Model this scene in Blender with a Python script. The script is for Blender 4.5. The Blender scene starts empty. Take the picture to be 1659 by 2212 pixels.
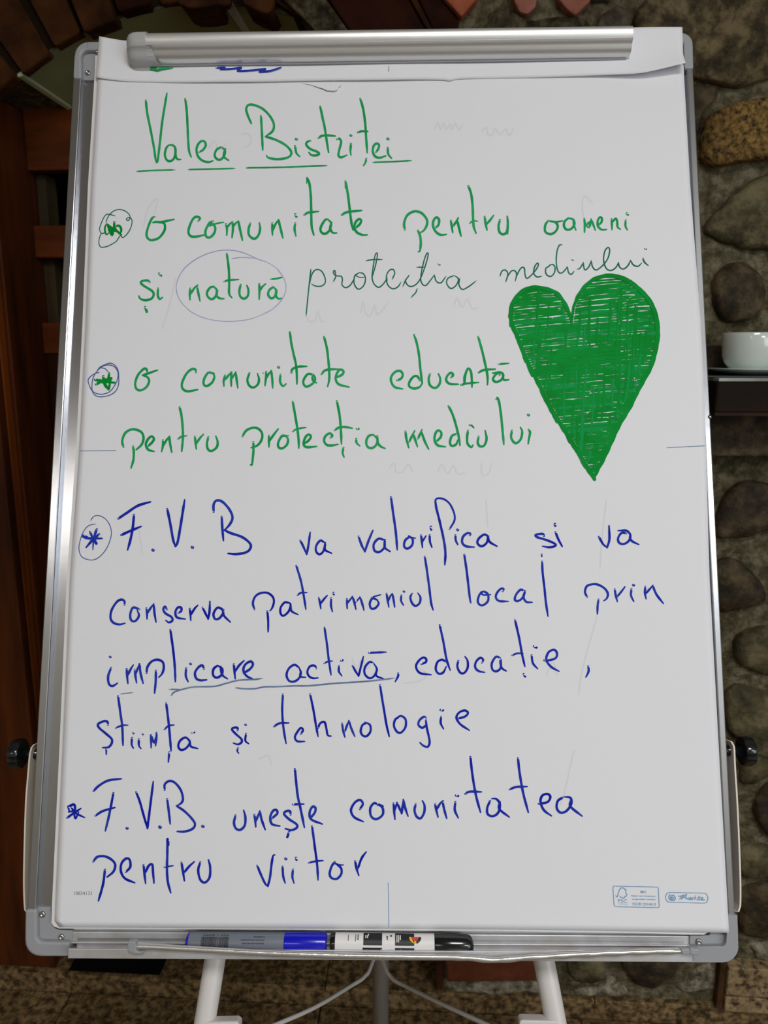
import bpy, bmesh, math, random
from mathutils import Vector, Matrix, noise
R = random.Random(7)
COL = bpy.context.scene.collection
PI = math.pi
# ------------------------------------------------------------------ camera
F, CX, CY = 1661.0, 829.5, 1106.0
PITCH = math.radians(11.8)
CAM = Vector((0, 0, 1.5))
cd = bpy.data.cameras.new('camera'); cam = bpy.data.objects.new('camera', cd); COL.objects.link(cam)
cam.location = CAM; cam.rotation_euler = (PI/2 - PITCH, 0, 0)
cd.sensor_fit = 'VERTICAL'; cd.sensor_height = 36.0; cd.lens = F/2212*36.0
cd.clip_start = 0.02; cd.clip_end = 50
cd.dof.use_dof = True; cd.dof.focus_distance = 0.80; cd.dof.aperture_fstop = 11.0
bpy.context.scene.camera = cam
# ------------------------------------------------------------------ world, lights, exposure
sc = bpy.context.scene
w = bpy.data.worlds.new('world'); sc.world = w; w.use_nodes = True
w.node_tree.nodes['Background'].inputs[0].default_value = (0.9, 0.95, 1, 1)
w.node_tree.nodes['Background'].inputs[1].default_value = 0.05
sc.view_settings.view_transform = 'Standard'; sc.view_settings.look = 'None'
sc.view_settings.exposure = 0.12; sc.view_settings.gamma = 1.0; sc.view_settings.use_curve_mapping = False
def area(name, loc, target, sx, sy, power, col):
    l = bpy.data.lights.new(name, 'AREA'); l.shape = 'RECTANGLE'; l.size = sx; l.size_y = sy
    l.energy = power; l.color = col
    o = bpy.data.objects.new(name, l); COL.objects.link(o); o.location = loc
    d = Vector(target) - Vector(loc); o.rotation_euler = d.to_track_quat('-Z', 'Y').to_euler()
    return o
area('ceiling_lamp_left', (-1.75, -2.35, 2.84), (-1.75, -2.35, 0), 1.1, 0.6, 15, (1.0, 0.95, 0.88))
area('ceiling_lamp_right', (1.75, -2.35, 2.84), (1.75, -2.35, 0), 0.9, 0.5, 38, (0.93, 0.97, 1.0))
area('window_light', (2.3, -1.6, 1.75), (-0.6, 1.0, 1.2), 1.2, 1.3, 16, (0.86, 0.93, 1.0))
area('fill_light_middle', (0.30, -0.75, 2.84), (0.30, -0.75, 0), 0.8, 0.5, 25, (1.0, 0.98, 0.95))  # added soft overhead fill, not a known lamp; brightens the board's top

# ------------------------------------------------------------------ pixel -> place
cp, sp = math.cos(PITCH), math.sin(PITCH)
def ray(x, y):
    a, b = (x-CX)/F, (y-CY)/F
    return Vector((a, cp - b*sp, -sp - b*cp))
def S(x, y, d): return CAM + ray(x, y)*d
def onplane(x, y, O, N):
    r = ray(x, y); return CAM + r*((O-CAM).dot(N)/r.dot(N))
# flipchart board plane (pose solved from its four corners, 0.70 m wide)
BC = Vector((-0.0042, 0.8057, 1.3829))
BU = Vector((0.99983, -0.01818, 0.00435)); BV = Vector((-0.00171, -0.32076, -0.94716)); BN = Vector((-0.01861, -0.94699, 0.32073))
def P(x, y, n=0.0): return onplane(x, y, BC + BN*n, BN)
# back wall plane
PSI = math.radians(3.5)
WT = Vector((math.cos(PSI), -math.sin(PSI), 0)); WN = Vector((-math.sin(PSI), -math.cos(PSI), 0)); UP = Vector((0, 0, 1))
def fl(x, y, z): r = ray(x, y); return CAM + r*((z-CAM.z)/r.z)
STEP = 0.05
WO = fl(850, 2140, STEP) - WN*0.015; WO.z = 0
def W(x, y, d=0.0): return onplane(x, y, WO + WN*d, WN)
def wl(x, z, d=0.0): return WO + WT*x + WN*d + UP*z
def Wxz(x, y, d=0.0):
    q = W(x, y, d) - WO; return (q.dot(WT), q.z)

# ------------------------------------------------------------------ object helpers
def tag(o, label=None, cat=None, group=None, kind=None):
    if label: o['label'] = label
    if cat: o['category'] = cat
    if group: o['group'] = group
    if kind: o['kind'] = kind
    return o
def empty(name, loc, label=None, cat=None, group=None):
    o = bpy.data.objects.new(name, None); o.empty_display_size = 0.05; COL.objects.link(o); o.location = loc
    return tag(o, label, cat, group)
def link(name, me, mats, parent=None, smooth=False):
    if not isinstance(mats, (list, tuple)): mats = [mats]
    for m in mats: me.materials.append(m)
    if smooth:
        for p in me.polygons: p.use_smooth = True
    o = bpy.data.objects.new(name, me); COL.objects.link(o)
    if parent is not None:
        o.parent = parent
        o.matrix_parent_inverse = world_of(parent).inverted()
    return o
def world_of(o): return Matrix.Translation(o.location) if o.type == 'EMPTY' else Matrix.Identity(4)   # meshes are built in place
def mesh(name, verts, faces):
    me = bpy.data.meshes.new(name); me.from_pydata([tuple(v) for v in verts], [], faces); me.update(); return me
def frombm(name, bm):
    me = bpy.data.meshes.new(name); bmesh.ops.recalc_face_normals(bm, faces=bm.faces); bm.to_mesh(me); bm.free(); return me
def bevel(o, wd, seg=2):
    b = o.modifiers.new('bevel', 'BEVEL'); b.width = wd; b.segments = seg; b.limit_method = 'ANGLE'; b.angle_limit = 0.6
    b.harden_normals = False
    return o
def prism_v(name, front, back, m, parent=None, bev=0.0, smooth=False):
    n = len(front)
    bm = bmesh.new(); f = [bm.verts.new(v) for v in front]; b = [bm.verts.new(v) for v in back]
    bm.faces.new(f); bm.faces.new(b[::-1])
    for i in range(n): bm.faces.new((f[i], b[i], b[(i+1) % n], f[(i+1) % n]))
    bm.normal_update(); bmesh.ops.triangulate(bm, faces=[q for q in bm.faces if len(q.verts) > 4])
    o = link(name, frombm(name, bm), m, parent, smooth)
    if bev: bevel(o, bev)
    return o
def prism(name, pts, n0, n1, m, parent=None, bev=0.0):      # on the board plane, pixels at front depth n1
    fr = [P(x, y, n1) for x, y in pts]; return prism_v(name, fr, [v - BN*(n1-n0) for v in fr], m, parent, bev)
def wprism(name, pts, d0, d1, m, parent=None, bev=0.0):     # on the wall plane
    fr = [W(x, y, d1) for x, y in pts]; return prism_v(name, fr, [v - WN*(d1-d0) for v in fr], m, parent, bev)
def wrect(name, x0, x1, z0, z1, d0, d1, m, parent=None, bev=0.0):
    fr = [wl(x0, z0, d1), wl(x1, z0, d1), wl(x1, z1, d1), wl(x0, z1, d1)]
    return prism_v(name, fr, [v - WN*(d1-d0) for v in fr], m, parent, bev)
def frame_of(t, ref=None):
    t = t.normalized()
    r = ref or (Vector((0, 0, 1)) if abs(t.z) < 0.9 else Vector((1, 0, 0)))
    a = t.cross(r).normalized(); return a, a.cross(t).normalized()
def tube_bm(bm, pts, rad, seg=14, caps=True):
    if not isinstance(rad, (list, tuple)): rad = [rad]*len(pts)
    rings = []
    a = None
    for i, p in enumerate(pts):
        t = (pts[min(i+1, len(pts)-1)] - pts[max(i-1, 0)])
        if a is None: a, b = frame_of(t)
        else:
            t = t.normalized(); a = (a - t*a.dot(t)).normalized(); b = a.cross(t).normalized()
        rings.append([bm.verts.new(p + (a*math.cos(k*2*PI/seg) + b*math.sin(k*2*PI/seg))*rad[i]) for k in range(seg)])
    for r0, r1 in zip(rings, rings[1:]):
        for k in range(seg): bm.faces.new((r0[k], r0[(k+1) % seg], r1[(k+1) % seg], r1[k]))
    if caps: bm.faces.new(rings[0][::-1]); bm.faces.new(rings[-1])
    return rings
def tube(name, pts, rad, m, parent=None, seg=14, smooth=True):
    bm = bmesh.new(); tube_bm(bm, [Vector(p) for p in pts], rad, seg)
    o = link(name, frombm(name, bm), m, parent, smooth)
    return o
def autosmooth(o, ang=0.7):
    for e in o.data.polygons: e.use_smooth = True
    try: o.data.set_sharp_from_angle(angle=ang)
    except Exception: pass
    return o
def catmull(pts, step=2.0):
    if len(pts) < 3:
        out = []
        (x0, y0), (x1, y1) = pts[0], pts[-1]
        n = max(1, int(math.hypot(x1-x0, y1-y0)/(step*2)))
        return [(x0+(x1-x0)*i/n, y0+(y1-y0)*i/n) for i in range(n+1)]
    q = [(2*pts[0][0]-pts[1][0], 2*pts[0][1]-pts[1][1])] + list(pts) + [(2*pts[-1][0]-pts[-2][0], 2*pts[-1][1]-pts[-2][1])]
    out = []
    for i in range(1, len(q)-2):
        p0, p1, p2, p3 = q[i-1:i+3]
        n = max(1, int(math.hypot(p2[0]-p1[0], p2[1]-p1[1])/step))
        for k in range(n):
            t = k/n
            out.append(tuple(0.5*(2*p1[c] + (p2[c]-p0[c])*t + (2*p0[c]-5*p1[c]+4*p2[c]-p3[c])*t*t + (3*p1[c]-p0[c]-3*p2[c]+p3[c])*t**3) for c in (0, 1)))
    out.append(tuple(pts[-1])); return out

# ------------------------------------------------------------------ materials
def s2l(c): return tuple(((v/255)/12.92 if v/255 <= 0.04045 else ((v/255+0.055)/1.055)**2.4) for v in c) + (1,)
def mat(name, col, rough=0.6, metal=0.0, spec=0.5, bump=0.0, bscale=200, var=0.0, vscale=8, var_col=None, coat=0.0, aniso=0.0, detail=6, thresh=(0.35, 0.65)):
    m = bpy.data.materials.new(name); m.use_nodes = True
    nt = m.node_tree; b = nt.nodes['Principled BSDF']
    c = s2l(col)
    b.inputs['Base Color'].default_value = c; b.inputs['Roughness'].default_value = rough
    b.inputs['Metallic'].default_value = metal; b.inputs['Specular IOR Level'].default_value = spec
    if coat: b.inputs['Coat Weight'].default_value = coat; b.inputs['Coat Roughness'].default_value = 0.08
    if aniso: b.inputs['Anisotropic'].default_value = aniso
    tc = nt.nodes.new('ShaderNodeTexCoord')
    if var_col:
        n = nt.nodes.new('ShaderNodeTexNoise'); n.inputs['Scale'].default_value = vscale; n.inputs['Detail'].default_value = detail
        r = nt.nodes.new('ShaderNodeValToRGB'); r.color_ramp.elements[0].position = thresh[0]; r.color_ramp.elements[1].position = thresh[1]
        r.color_ramp.elements[0].color = c; r.color_ramp.elements[1].color = s2l(var_col)
        nt.links.new(tc.outputs['Object'], n.inputs['Vector']); nt.links.new(n.outputs['Fac'], r.inputs['Fac']); nt.links.new(r.outputs['Color'], b.inputs['Base Color'])
    if bump:
        n2 = nt.nodes.new('ShaderNodeTexNoise'); n2.inputs['Scale'].default_value = bscale; n2.inputs['Detail'].default_value = 8
        bp = nt.nodes.new('ShaderNodeBump'); bp.inputs['Strength'].default_value = bump; bp.inputs['Distance'].default_value = 0.004
        nt.links.new(tc.outputs['Object'], n2.inputs['Vector']); nt.links.new(n2.outputs['Fac'], bp.inputs['Height']); nt.links.new(bp.outputs['Normal'], b.inputs['Normal'])
    return m
def speck(name, cols, scale, rough=0.5, bump=0.2, spec=0.4, extra=None):   # three-colour crystalline stone
    m = bpy.data.materials.new(name); m.use_nodes = True; nt = m.node_tree; b = nt.nodes['Principled BSDF']
    tc = nt.nodes.new('ShaderNodeTexCoord')
    n = nt.nodes.new('ShaderNodeTexNoise'); n.inputs['Scale'].default_value = scale; n.inputs['Detail'].default_value = 3 if scale > 50 else 9; n.inputs['Roughness'].default_value = 0.65
    r = nt.nodes.new('ShaderNodeValToRGB'); e = r.color_ramp.elements
    e[0].position = 0.36; e[0].color = s2l(cols[0]); e[1].position = 0.62; e[1].color = s2l(cols[2])
    k = e.new(0.48); k.color = s2l(cols[1])
    n3 = nt.nodes.new('ShaderNodeTexNoise'); n3.inputs['Scale'].default_value = scale/9; n3.inputs['Detail'].default_value = 4
    mx = nt.nodes.new('ShaderNodeMix'); mx.data_type = 'RGBA'; mx.blend_type = 'MULTIPLY'
    mr = nt.nodes.new('ShaderNodeMapRange'); mr.inputs['From Min'].default_value = 0.3; mr.inputs['From Max'].default_value = 0.6
    nt.links.new(tc.outputs['Object'], n.inputs['Vector']); nt.links.new(tc.outputs['Object'], n3.inputs['Vector'])
    nt.links.new(n.outputs['Fac'], r.inputs['Fac']); nt.links.new(r.outputs['Color'], mx.inputs['A'])
    nt.links.new(n3.outputs['Fac'], mr.inputs['Value']); mx.inputs['B'].default_value = (0.62, 0.58, 0.52, 1)
    iv = nt.nodes.new('ShaderNodeMath'); iv.operation = 'SUBTRACT'; iv.inputs[0].default_value = 1.0
    nt.links.new(mr.outputs['Result'], iv.inputs[1]); nt.links.new(iv.outputs[0], mx.inputs['Factor'])
    nt.links.new(mx.outputs['Result'], b.inputs['Base Color'])
    b.inputs['Roughness'].default_value = rough; b.inputs['Specular IOR Level'].default_value = spec
    bp = nt.nodes.new('ShaderNodeBump'); bp.inputs['Strength'].default_value = bump; bp.inputs['Distance'].default_value = 0.012 if scale < 50 else 0.006
    n2 = nt.nodes.new('ShaderNodeTexNoise'); n2.inputs['Scale'].default_value = scale*1.1 if scale < 50 else scale*0.55; n2.inputs['Detail'].default_value = 10; n2.inputs['Roughness'].default_value = 0.62
    nt.links.new(tc.outputs['Object'], n2.inputs['Vector']); nt.links.new(n2.outputs['Fac'], bp.inputs['Height']); nt.links.new(bp.outputs['Normal'], b.inputs['Normal'])
    return m
def wood(name, dark, light, axis='z', rough=0.5, scale=10):
    m = bpy.data.materials.new(name); m.use_nodes = True; nt = m.node_tree; b = nt.nodes['Principled BSDF']
    tc = nt.nodes.new('ShaderNodeTexCoord'); mp = nt.nodes.new('ShaderNodeMapping')
    mp.inputs['Scale'].default_value = (scale, scale, scale*0.12) if axis == 'z' else (scale*0.12, scale, scale)
    n = nt.nodes.new('ShaderNodeTexNoise'); n.inputs['Scale'].default_value = 1.6; n.inputs['Detail'].default_value = 8; n.inputs['Roughness'].default_value = 0.6
    r = nt.nodes.new('ShaderNodeValToRGB'); e = r.color_ramp.elements
    e[0].position = 0.34; e[0].color = s2l(dark); e[1].position = 0.68; e[1].color = s2l(light)
    nt.links.new(tc.outputs['Object'], mp.inputs['Vector']); nt.links.new(mp.outputs['Vector'], n.inputs['Vector'])
    nt.links.new(n.outputs['Fac'], r.inputs['Fac']); nt.links.new(r.outputs['Color'], b.inputs['Base Color'])
    b.inputs['Roughness'].default_value = rough; b.inputs['Specular IOR Level'].default_value = 0.18
    bp = nt.nodes.new('ShaderNodeBump'); bp.inputs['Strength'].default_value = 0.25; bp.inputs['Distance'].default_value = 0.002
    nt.links.new(n.outputs['Fac'], bp.inputs['Height']); nt.links.new(bp.outputs['Normal'], b.inputs['Normal'])
    return m
M = {
 'paper': mat('paper', (229, 230, 236), 0.85, spec=0.2, bump=0.03, bscale=400),
 'paper_edge': mat('paper_edge', (222, 221, 222), 0.85, spec=0.2),
 'board': mat('board_enamel', (214, 216, 220), 0.35),
 'alu': mat('aluminium', (186, 188, 194), 0.23, 0.95, bump=0.015, bscale=90),
 'alu_s': mat('aluminium_satin', (206, 207, 212), 0.5, 0.6, bump=0.03, bscale=200, var_col=(190, 188, 186), vscale=40),
 'alu_clip': mat('aluminium_clip', (222, 222, 222), 0.36, 0.7, bump=0.03, bscale=60),
 'cap': mat('grey_plastic', (150, 152, 157), 0.5, bump=0.08, bscale=900),
 'cap_clear': mat('frosted_plastic', (176, 177, 178), 0.32),
 'steel': mat('steel', (190, 190, 188), 0.18, 1.0),
 'steel_dark': mat('steel_dark', (60, 60, 60), 0.4, 1.0),
 'leg': mat('leg_enamel', (212, 208, 206), 0.35),
 'leg_grey': mat('pole_grey', (150, 148, 146), 0.35, 0.3),
 'arm': mat('arm_enamel', (225, 216, 204), 0.35, coat=0.2),
 'knob': mat('knob_black', (16, 20, 22), 0.22, coat=0.6),
 'green': mat('ink_green', (16, 151, 78), 0.6, spec=0.06, var_col=(40, 166, 100), vscale=30),
 'heart': mat('ink_heart', (2, 134, 44), 0.6, spec=0.06, var_col=(6, 146, 56), vscale=40),
 'heart2': mat('ink_heart_light', (18, 148, 72), 0.6, spec=0.06),
 'dgreen': mat('ink_dark_green', (22, 104, 84), 0.6, spec=0.06, var_col=(44, 124, 102), vscale=30),
 'blue': mat('ink_blue', (14, 30, 168), 0.6, spec=0.06, var_col=(38, 62, 176), vscale=30),
 'indigo': mat('ink_indigo', (82, 98, 160), 0.6, spec=0.06),
 'slate': mat('ink_slate', (92, 112, 152), 0.6, spec=0.06, var_col=(132, 150, 182), vscale=25),
 'lilac': mat('ink_lilac', (156, 162, 205), 0.6, spec=0.06, var_col=(190, 193, 220), vscale=20),
 'print': mat('print_blue', (120, 160, 195), 0.7, spec=0.2),
 'print_d': mat('print_line', (96, 122, 150), 0.7, spec=0.2),
 'print_g': mat('print_grey', (150, 148, 150), 0.7, spec=0.2),
 'ghost': mat('show_through', (220, 220, 226), 0.85, spec=0.2),
 'mark_blue': mat('marker_blue', (8, 14, 190), 0.25, coat=0.3),
 'mark_grey': mat('marker_grey', (112, 118, 130), 0.35),
 'black': mat('black_plastic', (12, 15, 18), 0.18, coat=0.5),
 'label': mat('label_white', (226, 224, 224), 0.45),
 'ink': mat('label_black', (20, 20, 24), 0.5),
 'yellow': mat('label_yellow', (230, 190, 20), 0.5), 'red': mat('label_red', (215, 60, 50), 0.5),
 'print_m': mat('label_grey_print', (40, 44, 54), 0.5),
 'mortar': speck('mortar', ((78, 74, 55), (104, 98, 76), (140, 133, 110)), 48, 0.95, 1.0, 0.1),
 'mortar_l': speck('mortar_pale', ((84, 78, 62), (140, 132, 114), (190, 182, 164)), 40, 0.95, 1.0, 0.1),
 'mortar_d': speck('mortar_dark', ((44, 40, 30), (70, 64, 48), (104, 96, 76)), 46, 0.95, 1.0, 0.1),
 'brick_d': mat('brick_dark', (46, 26, 14), 0.9, spec=0.1, bump=1.0, bscale=50, var_col=(78, 46, 24), vscale=20),
 'brick_m': mat('brick_maroon', (30, 13, 8), 0.85, spec=0.1, bump=0.8, bscale=40, var_col=(52, 23, 13), vscale=18),
 'brick_o': mat('brick_orange', (150, 80, 56), 0.9, spec=0.1, bump=0.6, bscale=60, var_col=(176, 100, 74), vscale=20),
 'brick_p': mat('brick_pink', (140, 86, 74), 0.9, spec=0.1, bump=0.8, bscale=60, var_col=(168, 112, 98), vscale=30),
 'brick_r': mat('brick_red', (88, 46, 30), 0.9, spec=0.1, bump=0.6, bscale=60, var_col=(112, 62, 42), vscale=20),
 'st_brown': speck('stone_brown', ((44, 36, 22), (86, 74, 50), (140, 124, 92)), 30, 0.7, 1.0, 0.35),
 'st_olive': speck('stone_olive', ((54, 50, 32), (86, 80, 54), (124, 114, 84)), 22, 0.7, 0.9, 0.35),
 'st_dark': speck('stone_dark', ((34, 27, 16), (62, 50, 30), (98, 84, 58)), 24, 0.65, 0.9, 0.4),
 'st_grey': speck('stone_grey', ((62, 56, 48), (90, 84, 72), (122, 114, 98)), 30, 0.8, 0.8, 0.3),
 'st_ochre': speck('stone_ochre', ((48, 38, 20), (112, 86, 42), (152, 120, 66)), 95, 0.8, 0.9, 0.3),
 'granite': speck('granite', ((62, 50, 34), (112, 92, 62), (156, 130, 92)), 60, 0.45, 0.25, 0.4),
 'granite_l': speck('granite_light', ((70, 58, 42), (150, 128, 96), (182, 160, 124)), 60, 0.55, 0.3, 0.4),
 'grout': mat('grout', (84, 58, 36), 0.9, spec=0.1, bump=0.6, bscale=80, var_col=(60, 42, 26), vscale=30),
 'plaster': mat('plaster_olive', (150, 154, 112), 0.9, spec=0.1, bump=0.35, bscale=30, var_col=(136, 140, 100), vscale=4),
 'plaster_l': mat('plaster_edge', (186, 194, 158), 0.9, spec=0.1, bump=0.6, bscale=60),
 'wood_r': wood('wood_red', (56, 26, 11), (108, 54, 20)),
 'wood_h': wood('wood_red_rail', (66, 30, 12), (124, 62, 24), 'x'),
 'wood_d': wood('wood_dark', (32, 14, 7), (60, 30, 15)),
 'wood_o': wood('wood_orange', (96, 46, 14), (160, 84, 28)),
 'wood_m': wood('wood_mantel', (14, 8, 5), (34, 20, 13), 'x', 0.7),
 'wood_g': wood('wood_grey', (52, 44, 30), (88, 76, 56)),
 'joint': mat('joint_dark', (34, 24, 14), 0.95, spec=0.1, bump=0.8, bscale=60),
 'void': mat('dark_room', (38, 34, 24), 0.9),
 'cream': mat('wall_paint', (190, 186, 174), 0.9, bump=0.1, bscale=40),
 'white': mat('ceiling_paint', (222, 218, 208), 0.9),
 'china': mat('china', (222, 232, 226), 0.12, coat=0.5),
 'leaflet': mat('leaflet', (196, 204, 196), 0.5, var_col=(120, 116, 104), vscale=14),
 'leaflet_d': mat('leaflet_dark', (30, 44, 44), 0.4),
 'mat_black': mat('mat_black', (9, 9, 9), 0.95, spec=0.1, bump=0.8, bscale=500),
 'door_gap': mat('door_gap', (18, 9, 6), 0.9),
}
# ================================================================== THE SETTING
def struct(o): o['kind'] = 'structure'; return o
def boxv(name, a, b, m, parent=None, bev=0.0):
    (x0, y0, z0), (x1, y1, z1) = a, b
    fr = [Vector((x0, y0, z0)), Vector((x1, y0, z0)), Vector((x1, y0, z1)), Vector((x0, y0, z1))]
    return prism_v(name, fr, [v + Vector((0, y1-y0, 0)) for v in fr], m, parent, bev)
RX = 2.7
floor = struct(boxv('floor', (-RX, -3.4, -0.06), (RX, 2.6, -0.004), M['grout']))
struct(boxv('ceiling', (-RX, -3.4, 2.9), (RX, 2.6, 2.96), M['white']))
struct(boxv('wall_left', (-RX-0.1, -3.4, 0), (-RX, 2.6, 2.9), M['cream']))
struct(boxv('wall_right', (RX, -3.4, 0), (RX+0.1, 2.6, 2.9), M['cream']))
struct(boxv('wall_front', (-RX, -3.5, 0), (RX, -3.4, 2.9), M['cream']))
# floor tiles in front of the step, laid along the wall
def block(name, x0, x1, d0, d1, z0, z1, m, parent, bev=0.002):
    q = [wl(x0, z1, d0), wl(x1, z1, d0), wl(x1, z1, d1), wl(x0, z1, d1)]
    return prism_v(name, q, [v - UP*(z1-z0) for v in q], m, parent, bev)
for i in range(7):
    for j in range(3):
        x0 = -1.97 + i*0.6; d0 = 0.014 + j*0.6
        block('tile', x0+0.0015, x0+0.5985, d0+0.0015, d0+0.5985, -0.02, 0.0, M['granite'], floor)
# raised granite threshold (step) in front of and inside the arch
step = struct(block('trim_1', -2.3, 2.3, -0.55, 0.012, -0.004, STEP-0.0125, M['granite'], None, 0))
for i in range(6):
    x0 = -2.02 + i*0.62
    block('tile', x0+0.001, x0+0.619, -0.22, 0.015, STEP-0.012, STEP, M['granite'], step, 0.0015)
for i in range(6):
    x0 = -2.02 + i*0.62
    block('tile', x0+0.001, x0+0.619, -0.54, -0.2215, STEP-0.012, STEP, M['granite'], step, 0.0015)
# ---- masonry wall with an arched opening
ACX, ACZ, AR = -0.357, 1.517, 0.60
JL, JR = -1.05, ACX+AR
XS, ZS = Wxz(43, 165)
TH0 = math.degrees(math.atan2(ZS-ACZ, XS-ACX)); ZS = ACZ + AR*math.sin(math.radians(TH0))   # the arch springs here, left of it the opening is square
XJ = Wxz(61, 374, -0.20)[0]                                 # face of the wooden jamb lining
arch = [(ACX + AR*math.cos(math.radians(TH0*(1-k/24))), ACZ + AR*math.sin(math.radians(TH0*(1-k/24)))) for k in range(25)]
outl = [(-2.6, STEP), (-1.05, STEP), (-1.05, ZS)] + arch + [(JR, 1.25), (0.10, 1.25), (0.10, STEP), (2.6, STEP), (2.6, 2.89), (-2.6, 2.89)]
TH = 0.30
bm = bmesh.new()
fr = [bm.verts.new(wl(x, z, 0)) for x, z in outl]; bk = [bm.verts.new(wl(x, z, -TH)) for x, z in outl]
bm.faces.new(fr); bm.faces.new(bk[::-1])
for i in range(len(fr)): bm.faces.new((fr[i], bk[i], bk[(i+1) % len(fr)], fr[(i+1) % len(fr)]))
bm.normal_update(); bmesh.ops.triangulate(bm, faces=[q for q in bm.faces if len(q.verts) > 4])
wall = struct(link('wall_back', frombm('wall_back', bm), M['mortar']))
def resample(poly, n):
    P2 = list(poly) + [poly[0]]; L = [0]
    for a, b in zip(P2, P2[1:]): L.append(L[-1] + math.hypot(b[0]-a[0], b[1]-a[1]))
    out = []
    for k in range(n):
        s = L[-1]*k/n; i = max(j for j in range(len(L)-1) if L[j] <= s)
        t = (s-L[i])/max(1e-9, L[i+1]-L[i]); out.append((P2[i][0]+(P2[i+1][0]-P2[i][0])*t, P2[i][1]+(P2[i+1][1]-P2[i][1])*t))
    return out
def stone(poly, m, h=0.03, name='stone', n=26, rough=0.006, base=-0.01, flat=False, parent=None):
    # a cobble bedded in the mortar: outline in wall coordinates, domed and lumpy
    q = resample(poly, n); q = [((q[i-1][0]+2*q[i][0]+q[(i+1) % n][0])/4, (q[i-1][1]+2*q[i][1]+q[(i+1) % n][1])/4) for i in range(n)]
    q = [(x+0.004*noise.noise(Vector((x*60, z*60, 1))), z+0.004*noise.noise(Vector((x*60, z*60, 9)))) for x, z in q]
    cx = sum(p[0] for p in q)/n; cz = sum(p[1] for p in q)/n
    h = h*0.55
    prof = [(1.0, 0), (0.975, 0.55), (0.93, 0.84), (0.78, 1.0), (0.5, 1.1), (0.2, 1.13)] if not flat else [(1.0, 0), (0.985, 0.75), (0.95, 1.0), (0.7, 1.03), (0.4, 1.04), (0.2, 1.05)]
    V = []; Fc = []
    for k, (s, hh) in enumerate(prof):
        for (x, z) in q:
            xx, zz = cx+(x-cx)*s, cz+(z-cz)*s
            nz = noise.fractal(Vector((xx*9, zz*9, 3.1)), 1.0, 2.0, 4)
            V.append(wl(xx, zz, base + (h-base)*hh + (rough*2.2*nz if k else 0)))
    V.append(wl(cx, cz, base + (h-base)*prof[-1][1] + rough*noise.fractal(Vector((cx*9, cz*9, 3.1)), 1, 2, 4)))
    for k in range(len(prof)-1):
        for i in range(n): Fc.append((k*n+i, k*n+(i+1) % n, (k+1)*n+(i+1) % n, (k+1)*n+i))
    for i in range(n): Fc.append(((len(prof)-1)*n+i, (len(prof)-1)*n+(i+1) % n, len(V)-1))
    o = link(name, mesh(name, V, Fc), m, parent or wall, True); return o
SEEN = []
def pst(px, m, h=0.03, **k):
    q = [Wxz(x, y, h*0.6) for x, y in px]; xs = [p[0] for p in q]; zs = [p[1] for p in q]
    SEEN.append((min(xs), max(xs), min(zs), max(zs))); return stone(q, m, h, **k)
pst([(1368, 70), (1366, 20), (1400, -14), (1520, -8), (1600, -12), (1700, -10), (1700, 162), (1660, 168), (1600, 186), (1530, 174), (1490, 155), (1430, 120)], M['st_brown'], 0.035, n=34, flat=True)
pst([(1288, 62), (1296, 30), (1333, 8), (1360, 20), (1362, 75), (1290, 80)], M['st_grey'], 0.03)
pst([(1240, 10), (1270, 2), (1325, 0), (1320, -20), (1240, -20)], M['st_grey'], 0.02)
pst([(1498, 172), (1530, 182), (1562, 194), (1548, 215), (1518, 236), (1512, 330), (1470, 330), (1470, 180)], M['st_dark'], 0.022)
pst([(1526, 262), (1545, 236), (1600, 216), (1700, 196), (1700, 334), (1600, 347), (1540, 359), (1516, 345), (1522, 300)], M['st_ochre'], 0.05, n=34, flat=True, rough=0.004)
pst([(1522, 487), (1559, 447), (1600, 410), (1642, 375), (1700, 362), (1740, 450), (1700, 540), (1640, 538), (1603, 534), (1556, 519), (1528, 500)], M['st_olive'], 0.045, n=34)
pst([(1547, 618), (1555, 585), (1577, 566), (1605, 560), (1632, 568), (1655, 592), (1664, 640), (1655, 672), (1628, 693), (1588, 701), (1560, 686), (1549, 655)], M['st_dark'], 0.05, n=34)
pst([(1545, 1165), (1552, 1110), (1575, 1065), (1602, 1042), (1650, 1040), (1700, 1060), (1700, 1140), (1650, 1156), (1595, 1169)], M['st_dark'], 0.04, n=30)
pst([(1540, 1225), (1575, 1200), (1625, 1228), (1664, 1278), (1662, 1305), (1600, 1322), (1560, 1335), (1540, 1300)], M['st_dark'], 0.03)
pst([(1588, 1392), (1606, 1370), (1659, 1356), (1710, 1370), (1715, 1460), (1660, 1468), (1606, 1446), (1588, 1420)], M['st_olive'], 0.04)
pst([(1562, 1500), (1600, 1478), (1662, 1500), (1700, 1540), (1680, 1600), (1610, 1615), (1572, 1580)], M['st_olive'], 0.03)
pst([(1632, 1758), (1655, 1705), (1700, 1690), (1730, 1760), (1700, 1830), (1655, 1812)], M['st_dark'], 0.04)
pst([(1600, 1640), (1650, 1635), (1700, 1660), (1640, 1700), (1602, 1700)], M['st_olive'], 0.025)
pst([(1590, 1840), (1650, 1830), (1720, 1850), (1720, 1900), (1600, 1905)], M['st_olive'], 0.03)
pst([(1596, 1925), (1650, 1912), (1720, 1915), (1720, 2030), (1650, 2038), (1600, 2030)], M['st_dark'], 0.03)
pst([(1620, 2045), (1720, 2038), (1720, 2080), (1640, 2082)], M['mortar_l'], 0.02)
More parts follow.
